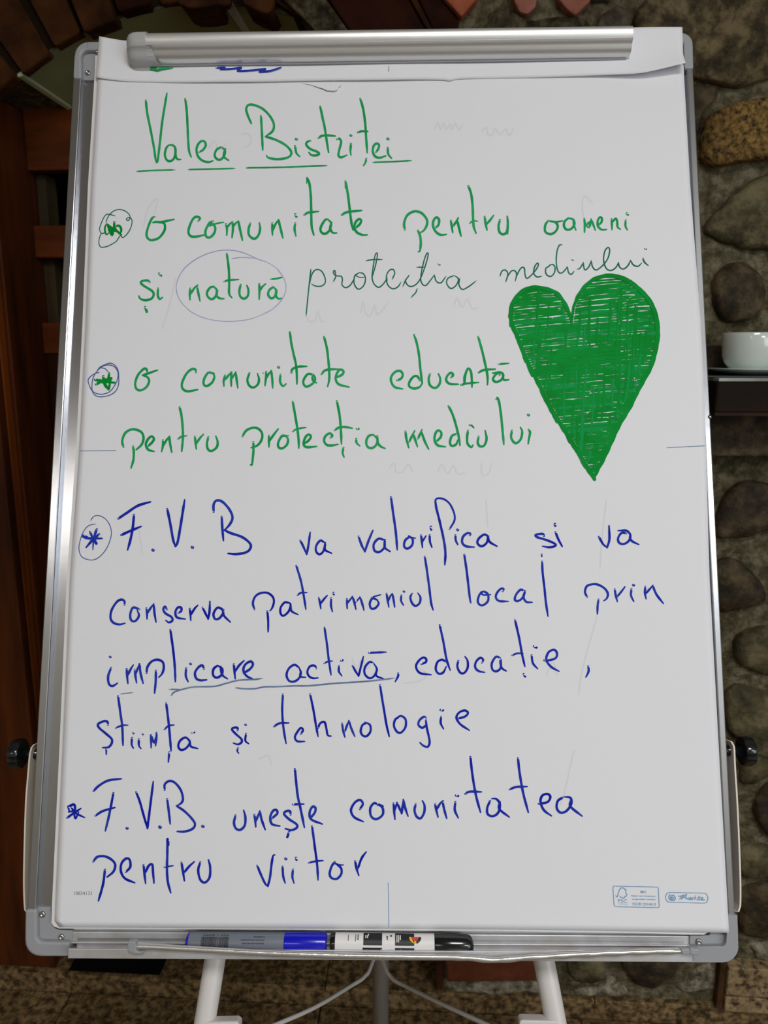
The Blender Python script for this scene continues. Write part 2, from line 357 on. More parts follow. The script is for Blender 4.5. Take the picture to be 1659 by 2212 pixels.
# foot of the wall under the board
pst([(1222, 2050), (1308, 2050), (1310, 2120), (1288, 2130), (1250, 2136), (1226, 2112)], M['st_olive'], 0.03)
pst([(1335, 2040), (1506, 2040), (1500, 2072), (1468, 2100), (1432, 2140), (1396, 2144), (1366, 2132), (1348, 2100)], M['st_dark'], 0.035, n=30)
pst([(1455, 2140), (1500, 2096), (1552, 2072), (1556, 2140), (1500, 2152)], M['mortar_l'], 0.012)
pst([(1236, 2142), (1300, 2134), (1318, 2108), (1334, 2120), (1362, 2142), (1360, 2156), (1240, 2154)], M['mortar_l'], 0.014)
pst([(956, 2122), (1060, 2124), (1150, 2122), (1216, 2134), (1214, 2150), (1100, 2150), (958, 2144)], M['mortar_l'], 0.012)
wprism('brick', [(962, 2060), (1156, 2060), (1157, 2120), (966, 2122)], -0.02, 0.022, M['brick_r'], wall, 0.004)
wprism('brick', [(940, 2060), (957, 2060), (958, 2138), (941, 2138)], -0.02, 0.012, M['brick_d'], wall, 0.004)
# granite plinth block at the right with its rusty joint
def gz(x, z0, z1, x1, d1, m, nm='stone'): return wrect(nm, x, x1, z0, z1, -0.02, d1, m, wall, 0.003)
xg = Wxz(1572, 2120, 0.03)[0]; zt = Wxz(1600, 2092, 0.03)[1]
gz(xg, STEP+0.001, STEP+0.040, xg+0.55, 0.030, M['granite_l']); gz(xg, STEP+0.043, zt, xg+0.55, 0.030, M['granite_l'])
gz(xg-0.016, STEP+0.001, zt+0.004, xg-0.001, 0.022, M['grout'], 'joint')
# brick arch: voussoirs laid radially around the left half
def vous(a0, a1, r0, r1, d, m):
    n = 4; pts = [(r0, a0), (r0*1.0, (a0+a1)/2), (r0, a1), (r1, a1), (r1, a0)]
    q = [(ACX + r*math.cos(math.radians(a)), ACZ + r*math.sin(math.radians(a))) for r, a in pts]
    f = [wl(x, z, d) for x, z in q]
    xs = [p[0] for p in q]; zs = [p[1] for p in q]; SEEN.append((min(xs), max(xs), min(zs), max(zs)))
    return prism_v('brick', f, [v - WN*(d+0.012) for v in f], m, wall, 0.005)
ring = [(ACX + r*math.cos(math.radians(t)), ACZ + r*math.sin(math.radians(t))) for r, ts in ((AR+.002, [82+(TH0-82)*k/12 for k in range(13)]), (AR+.53, [TH0-(TH0-82)*k/12 for k in range(13)])) for t in ts]
f = [wl(x, z, 0.006) for x, z in ring]
n_ = len(f)//2; me_ = mesh('joint', f, [(i, i+1, len(f)-2-i, len(f)-1-i) for i in range(n_-1)])
link('joint', me_, M['joint'], wall)
V = []; Fc = []
for t in [TH0*k/36 for k in range(37)]:
    for d_ in (-0.001, -TH): V.append(wl(ACX + (AR-.001)*math.cos(math.radians(t)), ACZ + (AR-.001)*math.sin(math.radians(t)), d_))
for i in range(36): Fc.append((2*i, 2*i+1, 2*i+3, 2*i+2))
link('soffit', mesh('soffit', V, Fc), M['plaster'], wall, True)
a = 84.0
while a < TH0+1:
    da = R.uniform(6.4, 7.8); skew = R.uniform(-.5, .5)
    vous(a+0.55+skew, a+da-0.75+skew, AR-R.uniform(0.0, 0.016), AR+R.uniform(.24, .26), R.uniform(0.012, 0.034), M['brick_d'] if R.random() < .8 else M['brick_m'])
    a += da
a = 92.0
while a < TH0+3:                                             # a second ring outside the first
    da = R.uniform(5.0, 5.8); vous(a+0.4, a+da-0.5, AR+.272, AR+.50, R.uniform(0.008, 0.026), M['brick_d']); a += da
q = [wl(ACX+(AR-.007)*math.cos(math.radians(TH0+.5)), ZS-.007, 0.002)]
f = [wl(XS-.003, ZS-.004, .004), wl(XS+.008, ZS-.001, .004), wl(XS+.006, ZS+.009, .004), wl(XS-.005, ZS+.006, .004)]
prism_v('plaster_edge', f, [v - WN*0.205 for v in f], M['plaster_l'], wall, 0.002)
zz_ = ZS+.004                                              # bricks left of the springing point, down to the lining
while zz_ < 2.75:
    hh_ = R.uniform(.062, .07); xx_ = -1.06 - R.uniform(0, .1)
    while xx_ < -0.3:
        ww_ = R.uniform(.18, .24)
        if math.hypot(xx_+ww_-ACX, zz_+hh_/2-ACZ) > AR+.53 or (zz_ < ZS+.07 and xx_+ww_ < XS-.05) or math.degrees(math.atan2(zz_+hh_-ACZ, xx_+ww_-ACX)) > TH0+4:
            wrect('brick', xx_+.005, min(xx_+ww_-.005, XS-.03 if zz_ < ZS+.3 else 9), zz_+.004, zz_+hh_-.004, -.01, R.uniform(.008, .02), M['brick_d'], wall, .004)
        xx_ += ww_
    zz_ += hh_
# right of the crown: leaning bricks, a grey timber-dark band, coloured brick ends
def pb(px, m, d=0.02, d0=-0.06): 
    q = [Wxz(x, y, d) for x, y in px]; SEEN.append((min(p[0] for p in q), max(p[0] for p in q), min(p[1] for p in q), max(p[1] for p in q)))
    return wprism('brick', px, d0, d, m, wall, 0.004)
pb([(384, 6), (384, -60), (468, -60), (466, 10), (440, 15), (404, 16)], M['brick_d'], 0.03)
pb([(512, -60), (592, -60), (592, 4), (585, 24), (575, 29), (548, 20), (524, 6)], M['brick_d'], 0.025)
pb([(594, 4), (594, -60), (606, -60), (650, 34), (646, 38), (622, 22)], M['brick_m'], 0.02)
pb([(604, -8), (598, -60), (690, -60), (704, -4), (764, 82), (692, 84), (676, 62), (650, 34)], M['mortar_d'], 0.03)
pb([(706, -6), (694, -60), (868, -60), (882, -6), (924, 70), (762, 76)], M['brick_m'], 0.012)
pb([(884, -6), (872, -60), (888, -60), (900, -6), (938, 70), (926, 70)], M['brick_d'], 0.018)
pb([(902, -6), (894, -60), (952, -60), (960, 0), (992, 40), (990, 74), (940, 74)], M['brick_m'], 0.010)
pb([(958, -6), (956, -60), (1036, -60), (1032, -4), (1012, 18), (996, 36)], M['brick_o'], 0.024)
pb([(1112, 6), (1106, -30), (1164, -30), (1158, 14), (1146, 25), (1138, 31), (1122, 25)], M['brick_p'], 0.022)
pb([(1206, -2), (1198, -30), (1290, -30), (1274, 4), (1256, 20), (1243, 33), (1226, 20)], M['brick_p'], 0.022)
stone([Wxz(x, y, .01) for x, y in [(1004, 70), (1006, 30), (1034, 4), (1106, 4), (1112, 28), (1140, 40), (1226, 30), (1246, 40), (1282, 34), (1280, 84), (1010, 84)]], M['mortar_d'], 0.012, n=34)
# the rest of the stonework, mostly behind the board
def free(x0, x1, z0, z1):
    if z0 < STEP+0.01: return False
    for cx_, cz_ in ((x0, z0), (x1, z0), (x0, z1), (x1, z1), ((x0+x1)/2, (z0+z1)/2)):
        if z1 > ACZ and math.hypot(cx_-ACX, cz_-ACZ) < AR+0.52 and cx_ < ACX+0.3: return False
        if math.hypot(cx_-ACX, cz_-ACZ) < AR+0.02: return False
        if JL-0.02 < cx_ < JR+0.02 and 1.25 < cz_ <= ACZ: return False
        if JL-0.02 < cx_ < 0.12 and cz_ <= 1.25: return False
    for a0, a1, b0, b1 in SEEN:
        if x0 < a1 and x1 > a0 and z0 < b1 and z1 > b0: return False
    if x1 > 0.6 and z0 < 0.16: return False
    if x1 > 0.56 and 1.28 < z1 and z0 < 1.46: return False
    return True
z = STEP+0.02
while z < 2.8:
    hz = R.uniform(0.09, 0.16); x = -1.75
    while x < 1.75:
        wx = R.uniform(0.10, 0.22)
        if free(x+.01, x+wx-.01, z+.008, z+hz-.008):
            n = 10; pts = []
            for k in range(n):
                t = 2*PI*k/n; c, s_ = math.cos(t), math.sin(t); e = 0.6
                pts.append((x+wx/2+(wx/2-.012)*math.copysign(abs(c)**e, c)*R.uniform(.86, 1), z+hz/2+(hz/2-.010)*math.copysign(abs(s_)**e, s_)*R.uniform(.86, 1)))
            SEEN.append((x+.01, x+wx-.01, z+.008, z+hz-.008)) if False else None
            stone(pts, R.choice([M['st_brown'], M['st_olive'], M['st_dark'], M['st_grey']]), R.uniform(.02, .04), n=14)
        x += wx
    z += hz
# ---- inside the arch: plaster, wooden door with small openings, dark room beyond
struct(wrect('wall_inner', -1.7, 0.7, 0.0, 2.6, -0.95, -0.9, M['void']))
RD = -0.20                                                  # face of the door
pl = [Wxz(x, y, RD) for x, y in [(40, 160), (46, 168), (142, 230), (560, 236), (900, 236), (900, -160), (-200, -160), (-120, 60)]]
f = [wl(x, z_, RD) for x, z_ in pl]
plaster = struct(prism_v('wall_recess', f, [v - WN*0.05 for v in f], M['plaster']))
door = struct(wrect('door_1', -1.02, -0.90, STEP, 1.98, RD-0.04, RD-0.012, M['wood_r']))
def dz(y, x=80): return Wxz(x, y, RD)[1]
def dx(x, y): return Wxz(x, y, RD)[0]
xs_ = dx(61, 374)
for d0_, d1_, m_ in ((-0.030, -0.001, 'wood_r'), (-0.058, -0.0325, 'wood_o'), (RD-0.035, -0.0605, 'wood_r')):
    wrect('jamb_lining', -1.045, xs_ - (0.0 if d0_ < -.1 else 0.006), STEP+.001, ZS-.003, d0_, d1_, M[m_], door, 0.003)
wrect('rail', xs_, 0.05, dz(369), dz(229), RD-0.030, RD+0.004, M['wood_h'], door, 0.003)
wrect('rail', xs_, 0.05, dz(557), dz(487), RD-0.030, RD+0.002, M['wood_h'], door, 0.003)
wrect('rail', xs_, 0.05, dz(764), dz(697), RD-0.030, RD+0.002, M['wood_h'], door, 0.003)
for x0 in (-0.42, -0.06): wrect('mullion', x0, x0+0.06, dz(764), dz(369), RD-0.030, RD, M['wood_r'], door, 0.003)
wrect('jamb_strip', xs_+0.001, xs_+0.022, dz(486), dz(370), RD-0.08, RD-0.031, M['wood_g'], door)
wrect('jamb_strip', xs_+0.001, xs_+0.026, dz(696), dz(558), RD-0.08, RD-0.031, M['wood_g'], door)
# board and pale curtain fold seen through the openings
wrect('inner_panel', -0.73, -0.60, dz(480), dz(372), RD-0.16, RD-0.14, M['wood_d'], door)
wrect('inner_panel', -0.60, -0.2, dz(696), dz(372), RD-0.17, RD-0.15, M['plaster'], door)
wrect('inner_panel', -0.76, -0.745, dz(830), dz(700), RD-0.2, RD-0.18, M['plaster_l'], door)
zl = STEP+0.004
px_ = [(xs_+0.003, -0.62), (-0.617, -0.44), (-0.437, -0.25), (-0.247, -0.06), (-0.057, 0.06)]
for i, (a0, a1) in enumerate(px_):
    wrect('plank', a0, a1, zl, dz(765), RD-0.035, RD, M['wood_d'], door, 0.003)
wrect('door_back', -1.01, 0.06, zl, dz(765), RD-0.05, RD-0.036, M['door_gap'], door)
# ---- mantel shelf on the right
ml = tag(empty('mantel_shelf', wl(1.1, 1.40, 0.1), 'thick dark wooden mantel shelf carrying a white cup, right edge', 'shelf'), None)
xm = 0.56
zt_ = Wxz(1600, 825, 0.16)[1]; zb_ = Wxz(1600, 893, 0.16)[1]; zc_ = Wxz(1600, 986, 0.07)[1]
wrect('shelf_board', xm, 1.7, zb_, zt_, 0.0, 0.16, M['wood_m'], ml, 0.004)
wrect('shelf_lip', xm, 1.7, zb_-0.004, zb_+0.0015, 0.0, 0.163, M['wood_d'], ml)
wrect('bearer', xm, 1.7, zc_, zb_-0.004, 0.0, 0.07, M['st_dark'], ml, 0.004)
shelf_top = zt_
# ================================================================== SMALL THINGS ON THE SHELF AND FLOOR
def lathe(name, prof, c, m, parent=None, seg=40):
    V = []; Fc = []
    for r, h in prof:
        for k in range(seg): V.append(c + Vector((r*math.cos(2*PI*k/seg), r*math.sin(2*PI*k/seg), h)))
    for i in range(len(prof)-1):
        for k in range(seg): Fc.append((i*seg+k, i*seg+(k+1) % seg, (i+1)*seg+(k+1) % seg, (i+1)*seg+k))
    V += [c + Vector((0, 0, prof[0][1])), c + Vector((0, 0, prof[-1][1]))]
    for k in range(seg): Fc.append((len(V)-2, (k+1) % seg, k)); Fc.append((len(V)-1, (len(prof)-1)*seg+k, (len(prof)-1)*seg+(k+1) % seg))
    return link(name, mesh(name, V, Fc), m, parent, True)
dcup = 0.075
zs = shelf_top
def sheetbox(name, x0, x1, d0, d1, z0, z1, rot, m, label, cat, group=None):
    c = wl((x0+x1)/2, 0, (d0+d1)/2); cr, sr = math.cos(rot), math.sin(rot)
    q = []
    for x, d in ((x0, d0), (x1, d0), (x1, d1), (x0, d1)):
        dx_, dd = x-(x0+x1)/2, d-(d0+d1)/2
        q.append(c + WT*(dx_*cr-dd*sr) + WN*(dx_*sr+dd*cr) + UP*z1)
    return tag(prism_v(name, q, [v-UP*(z1-z0) for v in q], m, None, 0.0008), label, cat, group)
xc = Wxz(1623, 760, dcup)[0]
sheetbox('leaflet', xc-0.085, xc+0.16, 0.03, 0.150, zs+0.0005, zs+0.0062, -0.05, M['leaflet'], 'pale printed leaflets lying on the dark mantel, bottom of the pile', 'leaflet')
sheetbox('folder', xc-0.10, xc+0.13, 0.015, 0.140, zs+0.0064, zs+0.0095, 0.04, M['leaflet_d'], 'dark folder between the pale leaflets and the saucer', 'folder')
sz = zs+0.0098
tag(lathe('saucer', [(0.030, 0), (0.034, 0.0005), (0.060, 0.006), (0.0745, 0.0105), (0.0755, 0.0120), (0.073, 0.0118), (0.058, 0.0078), (0.032, 0.0035), (0.02, 0.003)], wl(xc, sz, dcup), M['china']), 'white china saucer under the cup on the mantel', 'saucer')
cupz = sz+0.0038; rc = 0.0505
ct = Wxz(1600, 718, dcup+0.02)[1]; hc = ct-cupz
cup = empty('coffee_cup', wl(xc, cupz, dcup), 'round white china cup on its saucer on the mantel', 'cup')
prof = [(0.024, 0), (0.026, 0.0005), (0.0275, 0.003), (0.036, 0.008), (0.0445, 0.018), (0.049, 0.032), (rc, 0.05), (rc, hc-0.002), (rc-0.0012, hc), (rc-0.003, hc-0.002), (rc-0.004, 0.05), (0.044, 0.03), (0.036, 0.014), (0.02, 0.007)]
lathe('bowl', prof, wl(xc, cupz, dcup), M['china'], cup, 56)
hp = [wl(xc+rc-0.003+0.026*math.sin(t), cupz+hc*0.55+0.020*math.cos(t), dcup) for t in [PI*k/10 for k in range(11)]]
tube('handle', hp, 0.0042, M['china'], cup, 10)
bx = [Wxz(x, y, 0.02)[0] for x, y in ((1500, 780), (1573, 780))]
tag(wrect('wooden_box', bx[0], bx[1], zs+0.0005, Wxz(1550, 748, 0.02)[1], 0.052-0.04, 0.02, M['wood_d'], None, 0.003), 'small dark brown box against the stones, left of the white cup', 'box') if False else None
# dark block in the wall beside the cup
stone([(bx[0], zs+.001), (bx[1], zs+.001), (bx[1], Wxz(1560, 746, .02)[1]), (Wxz(1550, 744, .02)[0], Wxz(1545, 744, .02)[1]), (bx[0], Wxz(1530, 752, .02)[1])], M['st_dark'], 0.012, n=22, rough=0.001, flat=True)
q = [fl(x, y, STEP+0.0025) for x, y in ((188, 2030), (376, 2034), (345, 2105), (149, 2095))]
tag(prism_v('anti_slip_pad', q, [v-UP*0.002 for v in q], M['mat_black']), 'black anti-slip pad lying on the granite step under the board', 'mat')
# thin stick hanging before the plaster
q = [W(x, y, 0.008) for x, y in ((452, -30), (484, -30), (512, 20), (540, 68), (522, 70), (496, 32))]
tag(prism_v('wooden_stick', q, [v-WN*0.014 for v in q], M['wood_g'], None, 0.002), 'thin grey wooden stick leaning under the brick arch above the clip bar', 'stick')

# ================================================================== THE FLIPCHART EASEL
foot = P(820, 2078, -0.02); foot.z = 0
EA = empty('flipchart_easel', foot, 'grey aluminium flipchart easel on white tubular legs, filling the picture', 'flipchart')
prism('board', [(178, 110), (1482, 92), (1576, 2024), (104, 2014)], -0.014, 0.0, M['board'], EA)
def rail_pts(yy, tab):                                    # x at y from a table
    for (y0, x0), (y1, x1) in zip(tab, tab[1:]):
        if yy <= y1: return x0+(x1-x0)*(yy-y0)/(y1-y0)
    return tab[-1][1]
def bar2(name, a, b, wa, n0, n1, m, bev=0.0015):         # straight rail between pixel pairs (outer line a, inner line b)
    return prism(name, [a[0], a[1], b[1], b[0]], n0, n1, m, EA, bev)
def rail_part(name, polys, mt='alu'):
    bm = bmesh.new()
    for pts, n0, n1 in polys:
        fr = [P(x, y, n1) for x, y in pts]; bk = [v - BN*(n1-n0) for v in fr]
        f_ = [bm.verts.new(v) for v in fr]; b_ = [bm.verts.new(v) for v in bk]; n = len(fr)
        bm.faces.new(f_); bm.faces.new(b_[::-1])
        for i in range(n): bm.faces.new((f_[i], b_[i], b_[(i+1) % n], f_[(i+1) % n]))
    o = link(name, frombm(name, bm), M[mt], EA); bevel(o, 0.0012); return o
rail_part('frame_rail', [([(158.5, 160), (176, 160), (77, 1975), (58.5, 1975)], -0.016, 0.010), ([(178, 160), (216, 160), (122, 1975), (80, 1975)], -0.010, 0.0035), ([(170, 160), (182, 160), (84, 1975), (72, 1975)], -0.012, 0.0008)])
rail_part('frame_rail', [([(1483, 140), (1497, 140), (1588.5, 1985), (1573, 1985)], -0.016, 0.010), ([(1452, 140), (1482, 140), (1571, 1985), (1540, 1985)], -0.010, 0.0032), ([(1478, 140), (1486, 140), (1576, 1985), (1566, 1985)], -0.012, 0.0006)])
rail_part('frame_rail', [([(205, 90), (1484, 72), (1484, 92), (205, 112)], -0.016, 0.010), ([(205, 114), (1484, 94), (1484, 116), (205, 134)], -0.010, 0.0035)])
rail_part('frame_rail', [([(150, 2012.5), (1492, 2022), (1492, 2040), (150, 2034)], -0.010, 0.0040), ([(150, 2035), (1492, 2041), (1492, 2045), (150, 2039)], -0.012, 0.0075)], 'alu_s')
# pen tray: channel with a lip
tp = []
bm = bmesh.new()
def ribbon_prof(prof, xL, xR, yLfun, yRfun, na=0.022, ends=True):   # profile of (dv metres, n) swept between two pixel columns
    A = P(xL, yLfun, na) - BN*na; B = P(xR, yRfun, na) - BN*na
    ra, rb = [], []
    for dv, n in prof:
        ra.append(bm.verts.new(A + BV*dv + BN*n)); rb.append(bm.verts.new(B + BV*dv + BN*n))
    k = len(prof)
    for i in range(k): bm.faces.new((ra[i], ra[(i+1) % k], rb[(i+1) % k], rb[i]))
    if ends: bm.faces.new(ra[::-1]); bm.faces.new(rb)
TRAYB = ribbon_prof([(-0.006, -0.012), (-0.006, 0.004), (0.004, 0.004), (0.004, 0.0215), (-0.0035, 0.0215), (-0.0035, 0.0240), (0.0052, 0.0240), (0.0052, -0.012)], 149, 1494, 2056, 2064)
tray = link('pen_tray', frombm('pen_tray', bm), M['alu_s'], EA); bevel(tray, 0.0005)
# plastic corners
def screw(x, y, n, parent):
    c = P(x, y, n); a, b = BU, BV
    bm = bmesh.new(); seg = 20; rr = [(0.0030, 0), (0.0030, 0.0009), (0.0022, 0.0017), (0.0011, 0.0017), (0.0009, 0.0010), (0.0, 0.0010)]
    rings = []
    for r, h in rr[:-1]: rings.append([bm.verts.new(c + (a*math.cos(2*PI*k/seg)+b*math.sin(2*PI*k/seg))*r + BN*h) for k in range(seg)])
    for r0, r1 in zip(rings, rings[1:]):
        for k in range(seg): bm.faces.new((r0[k], r0[(k+1) % seg], r1[(k+1) % seg], r1[k]))
    bm.faces.new(rings[-1])
    link('screw', frombm('screw', bm), M['steel'], parent, True)
def corner(ridge, plate, screws, base=None):
    o = prism('corner_cap', ridge, -0.017, 0.0118, M['cap'], EA, 0.0025)
    prism('cap_plate', plate, -0.01, 0.0060, M['cap'], o, 0.0006)
    for x, y in screws: screw(x, y, 0.0062, o)
    return o
def arc(cx, cy, r, a0, a1, n=6): return [(cx+r*math.cos(math.radians(a0+(a1-a0)*i/n)), cy+r*math.sin(math.radians(a0+(a1-a0)*i/n))) for i in range(n+1)]
corner([(157.5, 169)] + arc(190, 119, 30, 186, 268, 7) + [(240, 88), (240, 108)] + arc(189, 122, 14, 270, 184, 5) + [(176, 169)], [(175, 173), (178, 120), (188, 109), (240, 107), (236, 132), (212, 173)], [(190, 158)])
corner([(1478, 148), (1476, 92), (1440, 92), (1440, 70), (1468, 70)] + arc(1472, 95, 26, -85, 0, 6) + [(1499.5, 148)], [(1440, 90), (1479, 92), (1481, 148), (1450, 148)], [])
corner([(79, 1964), (80, 2018)] + arc(92, 2022, 12, 180, 95, 5) + [(150, 2035), (149, 2067)] + arc(86, 2034, 33, 92, 180, 7) + [(54, 1964)], [(78, 1960), (109, 1960), (111, 1990)] + arc(128, 1992, 17, 180, 95, 4) + [(155, 2010), (155, 2036), (80, 2034)], [(92, 1975), (133, 2024)])
corner([(1573, 1977), (1593, 1977), (1595, 2046)] + arc(1562, 2046, 33, 0, 88, 7) + [(1494, 2079), (1492, 2045), (1558, 2044)] + arc(1558, 2034, 11, 85, 0, 4), [(1490, 2021), (1532, 2021), (1536, 2013), (1575, 2008), (1571, 2046), (1490, 2046)], [(1509, 2034)])
# rod lying along the tray lip with its plastic clips
rp = catmull([(292, 2044), (340, 2045.5), (400, 2049), (480, 2053.5), (560, 2058), (640, 2061), (720, 2063.5), (820, 2065.5), (900, 2067), (980, 2068), (1020, 2070), (1060, 2073.5), (1085, 2073), (1130, 2069), (1180, 2066), (1250, 2061.5), (1380, 2056), (1440, 2054.5), (1495, 2054)], 8)
def cr(x): return 0.0027 + 0.0003*math.sin(x*0.11)*(1 if 980 < x < 1480 else 0.15)
tube('tray_rod', [P(x, y, 0.0278) for x, y in rp], [cr(x) for x, y in rp], mat('rod_alu', (205, 203, 200), 0.28, 0.7, bump=0.15, bscale=120), EA, 14)
for pts in ([(275, 2035), (293, 2034), (293, 2053), (300, 2056), (310, 2055), (308, 2059), (292, 2061), (276, 2055)], [(1491, 2049), (1512, 2051), (1511, 2065), (1490, 2064)], [(1470, 2050), (1491, 2050), (1491, 2063), (1474, 2064)]):
    prism('rod_clip', pts, 0.0242, 0.0312, M['cap'], EA, 0.0012)
# clamping bar at the top
bm = bmesh.new()
cprof = [(0.000, 0.013)] + [(0.0005+0.0115*(1-math.cos(t))-0.0003, 0.013+0.0205*math.sin(t)) for t in [math.radians(a_) for a_ in range(12, 100, 8)]]
cprof += [(q_[0], q_[1]) for q_ in [(0.0145, 0.0333), (0.0180, 0.0325), (0.0215, 0.0310), (0.0232, 0.0300), (0.0236, 0.0318), (0.0246, 0.0322), (0.0253, 0.0310), (0.0262, 0.0290), (0.0290, 0.0270), (0.0325, 0.0255), (0.0358, 0.0225), (0.0366, 0.0200), (0.0372, 0.0140)]]
cprof = [(dv*0.82, n) for dv, n in cprof]
ribbon_prof(cprof, 300, 1363, 70, 54, 0.026)
clip = link('clamp_bar', frombm('clamp_bar', bm), M['alu_clip'], EA); autosmooth(clip, 0.55)
bm = bmesh.new()
ribbon_prof([(0.0300, 0.0131), (0.0300, 0.0150), (0.0322, 0.0150), (0.0322, 0.0131)], 304, 1357, 70, 54, 0.026)
link('clamp_jaw', frombm('clamp_jaw', bm), M['cap'], clip)  # greyer than the bar: the shade beneath it is put into the colour
pc_bm = bmesh.new()
A0 = P(300, 70, 0.026) - BN*0.026; B0 = P(1363, 54, 0.026) - BN*0.026; AX = (B0-A0)/1063.0
capprof = [(-0.0012, 0.0125)] + [(dv*1.0-0.0012 if n > .02 and dv < .015 else dv, n+0.0012) for dv, n in [(c_[0]*1.08, c_[1]) for c_ in cprof[1:]]] + [(0.0362, 0.0125)]
rings = []
for xx, k in ((272, .30), (273, .52), (276, .74), (282, .90), (291, .985), (300, 1.0), (320, 1.0)):
    rings.append([pc_bm.verts.new(A0 + AX*(xx-300) + BV*(0.017+(dv-0.017)*(.25+.75*k)) + BN*(0.0125+(n-0.0125)*k)) for dv, n in capprof])
for r0, r1 in zip(rings, rings[1:]):
    for i in range(len(r0)): pc_bm.faces.new((r0[i], r0[(i+1) % len(r0)], r1[(i+1) % len(r0)], r1[i]))
pc_bm.faces.new(rings[0][::-1]); pc_bm.faces.new(rings[-1])
pc = link('end_cap', frombm('end_cap', pc_bm), M['cap_clear'], EA); autosmooth(pc, 0.7)
low = [q for q in capprof if q[0] > 0.0210 and q[1] > .013]
V = []
for i, (dv, n) in enumerate(low):
    xe = 327 + 17*i/(len(low)-1); V += [A0 + AX*(319-300) + BV*dv + BN*(n-.0002), A0 + AX*(xe-300) + BV*dv + BN*(n-.0002)]
link('cap_skirt', mesh('cap_skirt', V, [(2*i, 2*i+1, 2*i+3, 2*i+2) for i in range(len(low)-1)]), M['cap_clear'], pc)
# dent and scratches on the bar
# legs, centre pole, braces
def legline(p0, p1, n, up, name):
    a, b = P(*p0, n), P(*p1, n); d = (b-a).normalized(); s = (a.z-0.012)/-d.z
    top = a - d*up; bot = a + d*s
    t = tube(name, [top, bot], 0.0108, M['leg'], EA, 24)
    tube('rubber_foot', [bot+d*-0.02, bot + d*0.0105], [0.0135, 0.0135], M['black'], t, 20); return a, d
legline((464, 2075), (442, 2212), -0.028, 0.55, 'leg')
legline((1175, 2075), (1201, 2212), -0.028, 0.55, 'leg')
top = P(824, 500, -0.03); mid = S(822, 2150, 1.16); d = (mid-top).normalized(); bot = mid + d*((mid.z-0.012)/-d.z)
rl = tube('leg', [top, bot], 0.0122, M['leg_grey'], EA, 24); rl['label'] = 'grey rear leg behind the two white ones'
tube('rubber_foot', [bot-d*0.02, bot+d*0.0105], 0.015, M['black'], rl, 20)
def brace(px, d0, d1):
    pts = catmull(px, 10); n = len(pts)-1
    tube('brace', [S(x, y, d0+(d1-d0)*i/n) for i, (x, y) in enumerate(pts)], 0.0026, M['leg'], EA, 10)
brace([(813, 2030), (811, 2060), (803, 2082), (795, 2102), (782, 2115), (762, 2127), (680, 2176), (590, 2216), (512, 2250)], 1.10, 0.82)
brace([(820, 2030), (821, 2060), (828, 2080), (837, 2102), (850, 2117), (876, 2130), (960, 2171), (1050, 2213), (1128, 2250)], 1.10, 0.82)
for px in ([(440, 2209), (510, 2207), (517, 2211), (516, 2262), (440, 2262)], [(1122, 2208), (1127, 2204), (1205, 2206), (1205, 2262), (1122, 2262)]):
    prism('brace_bracket', px, -0.030, -0.0165, M['leg'], EA, 0.002)
# extension arms folded down along both sides, with their knobs
def arm(px, side):
    pts = catmull(px, 12); V = []
    th = 0.0017*side
    bm = bmesh.new(); rings = []
    for (x, y) in pts:
        c = P(x, y, -0.006); rings.append([bm.verts.new(c), bm.verts.new(c + BU*th), bm.verts.new(c + BU*th - BN*0.022), bm.verts.new(c - BN*0.022)])
    for r0, r1 in zip(rings, rings[1:]):
        for k in range(4): bm.faces.new((r0[k], r0[(k+1) % 4], r1[(k+1) % 4], r1[k]))
    bm.faces.new(rings[0][::-1]); bm.faces.new(rings[-1])
    o = link('extension_arm', frombm('extension_arm', bm), M['arm'], EA); bevel(o, 0.0006); return o
arm([(79, 1606), (72, 1608), (66, 1615), (62.5, 1628), (58, 1680), (54, 1730), (51, 1820), (49.5, 1909), (52, 1966), (57, 1973)], 1)
arm([(1576, 1600), (1582, 1602), (1587.5, 1612), (1590, 1660), (1595, 1740), (1599, 1830), (1601.5, 1909), (1601, 1958), (1597, 1970), (1590, 1969)], -1)
def knob(x, y, side, label=None):
    c = P(x, y, -0.017); ax = BU*side
    bm = bmesh.new(); seg = 42; rings = []
    a, b = BV, BN
    for h, r, lob in [(0, .010, 0), (0, .0142, .5), (.0012, .0152, 1), (.0090, .0152, 1), (.0105, .0142, 1), (.0110, .0100, .3), (.0108, 0.0085, 0), (.0090, .0080, 0)]:
        rings.append([bm.verts.new(c + ax*h + (a*math.cos(2*PI*k/seg)+b*math.sin(2*PI*k/seg))*(r*(1-0.075*lob*(0.5-0.5*math.cos(7*2*PI*k/seg))**3))) for k in range(seg)])
    for r0, r1 in zip(rings, rings[1:]):
        for k in range(seg): bm.faces.new((r0[k], r0[(k+1) % seg], r1[(k+1) % seg], r1[k]))
    bm.faces.new(rings[0][::-1]); bm.faces.new(rings[-1])
    o = link('knob', frombm('knob', bm), M['knob'], EA); autosmooth(o, 0.8)
    tube('shaft', [c - ax*0.022, c - ax*0.0], [0.0050, 0.0062], M['knob'], o, 16)
    return o
knob(50, 1628, -1); knob(1601, 1622, 1)
bolt = P(1533, 901, 0.0095)
bm = bmesh.new(); bmesh.ops.create_uvsphere(bm, u_segments=14, v_segments=8, radius=0.0022); bmesh.ops.translate(bm, verts=bm.verts, vec=bolt)
link('rivet', frombm('rivet', bm), M['steel'], EA, True)

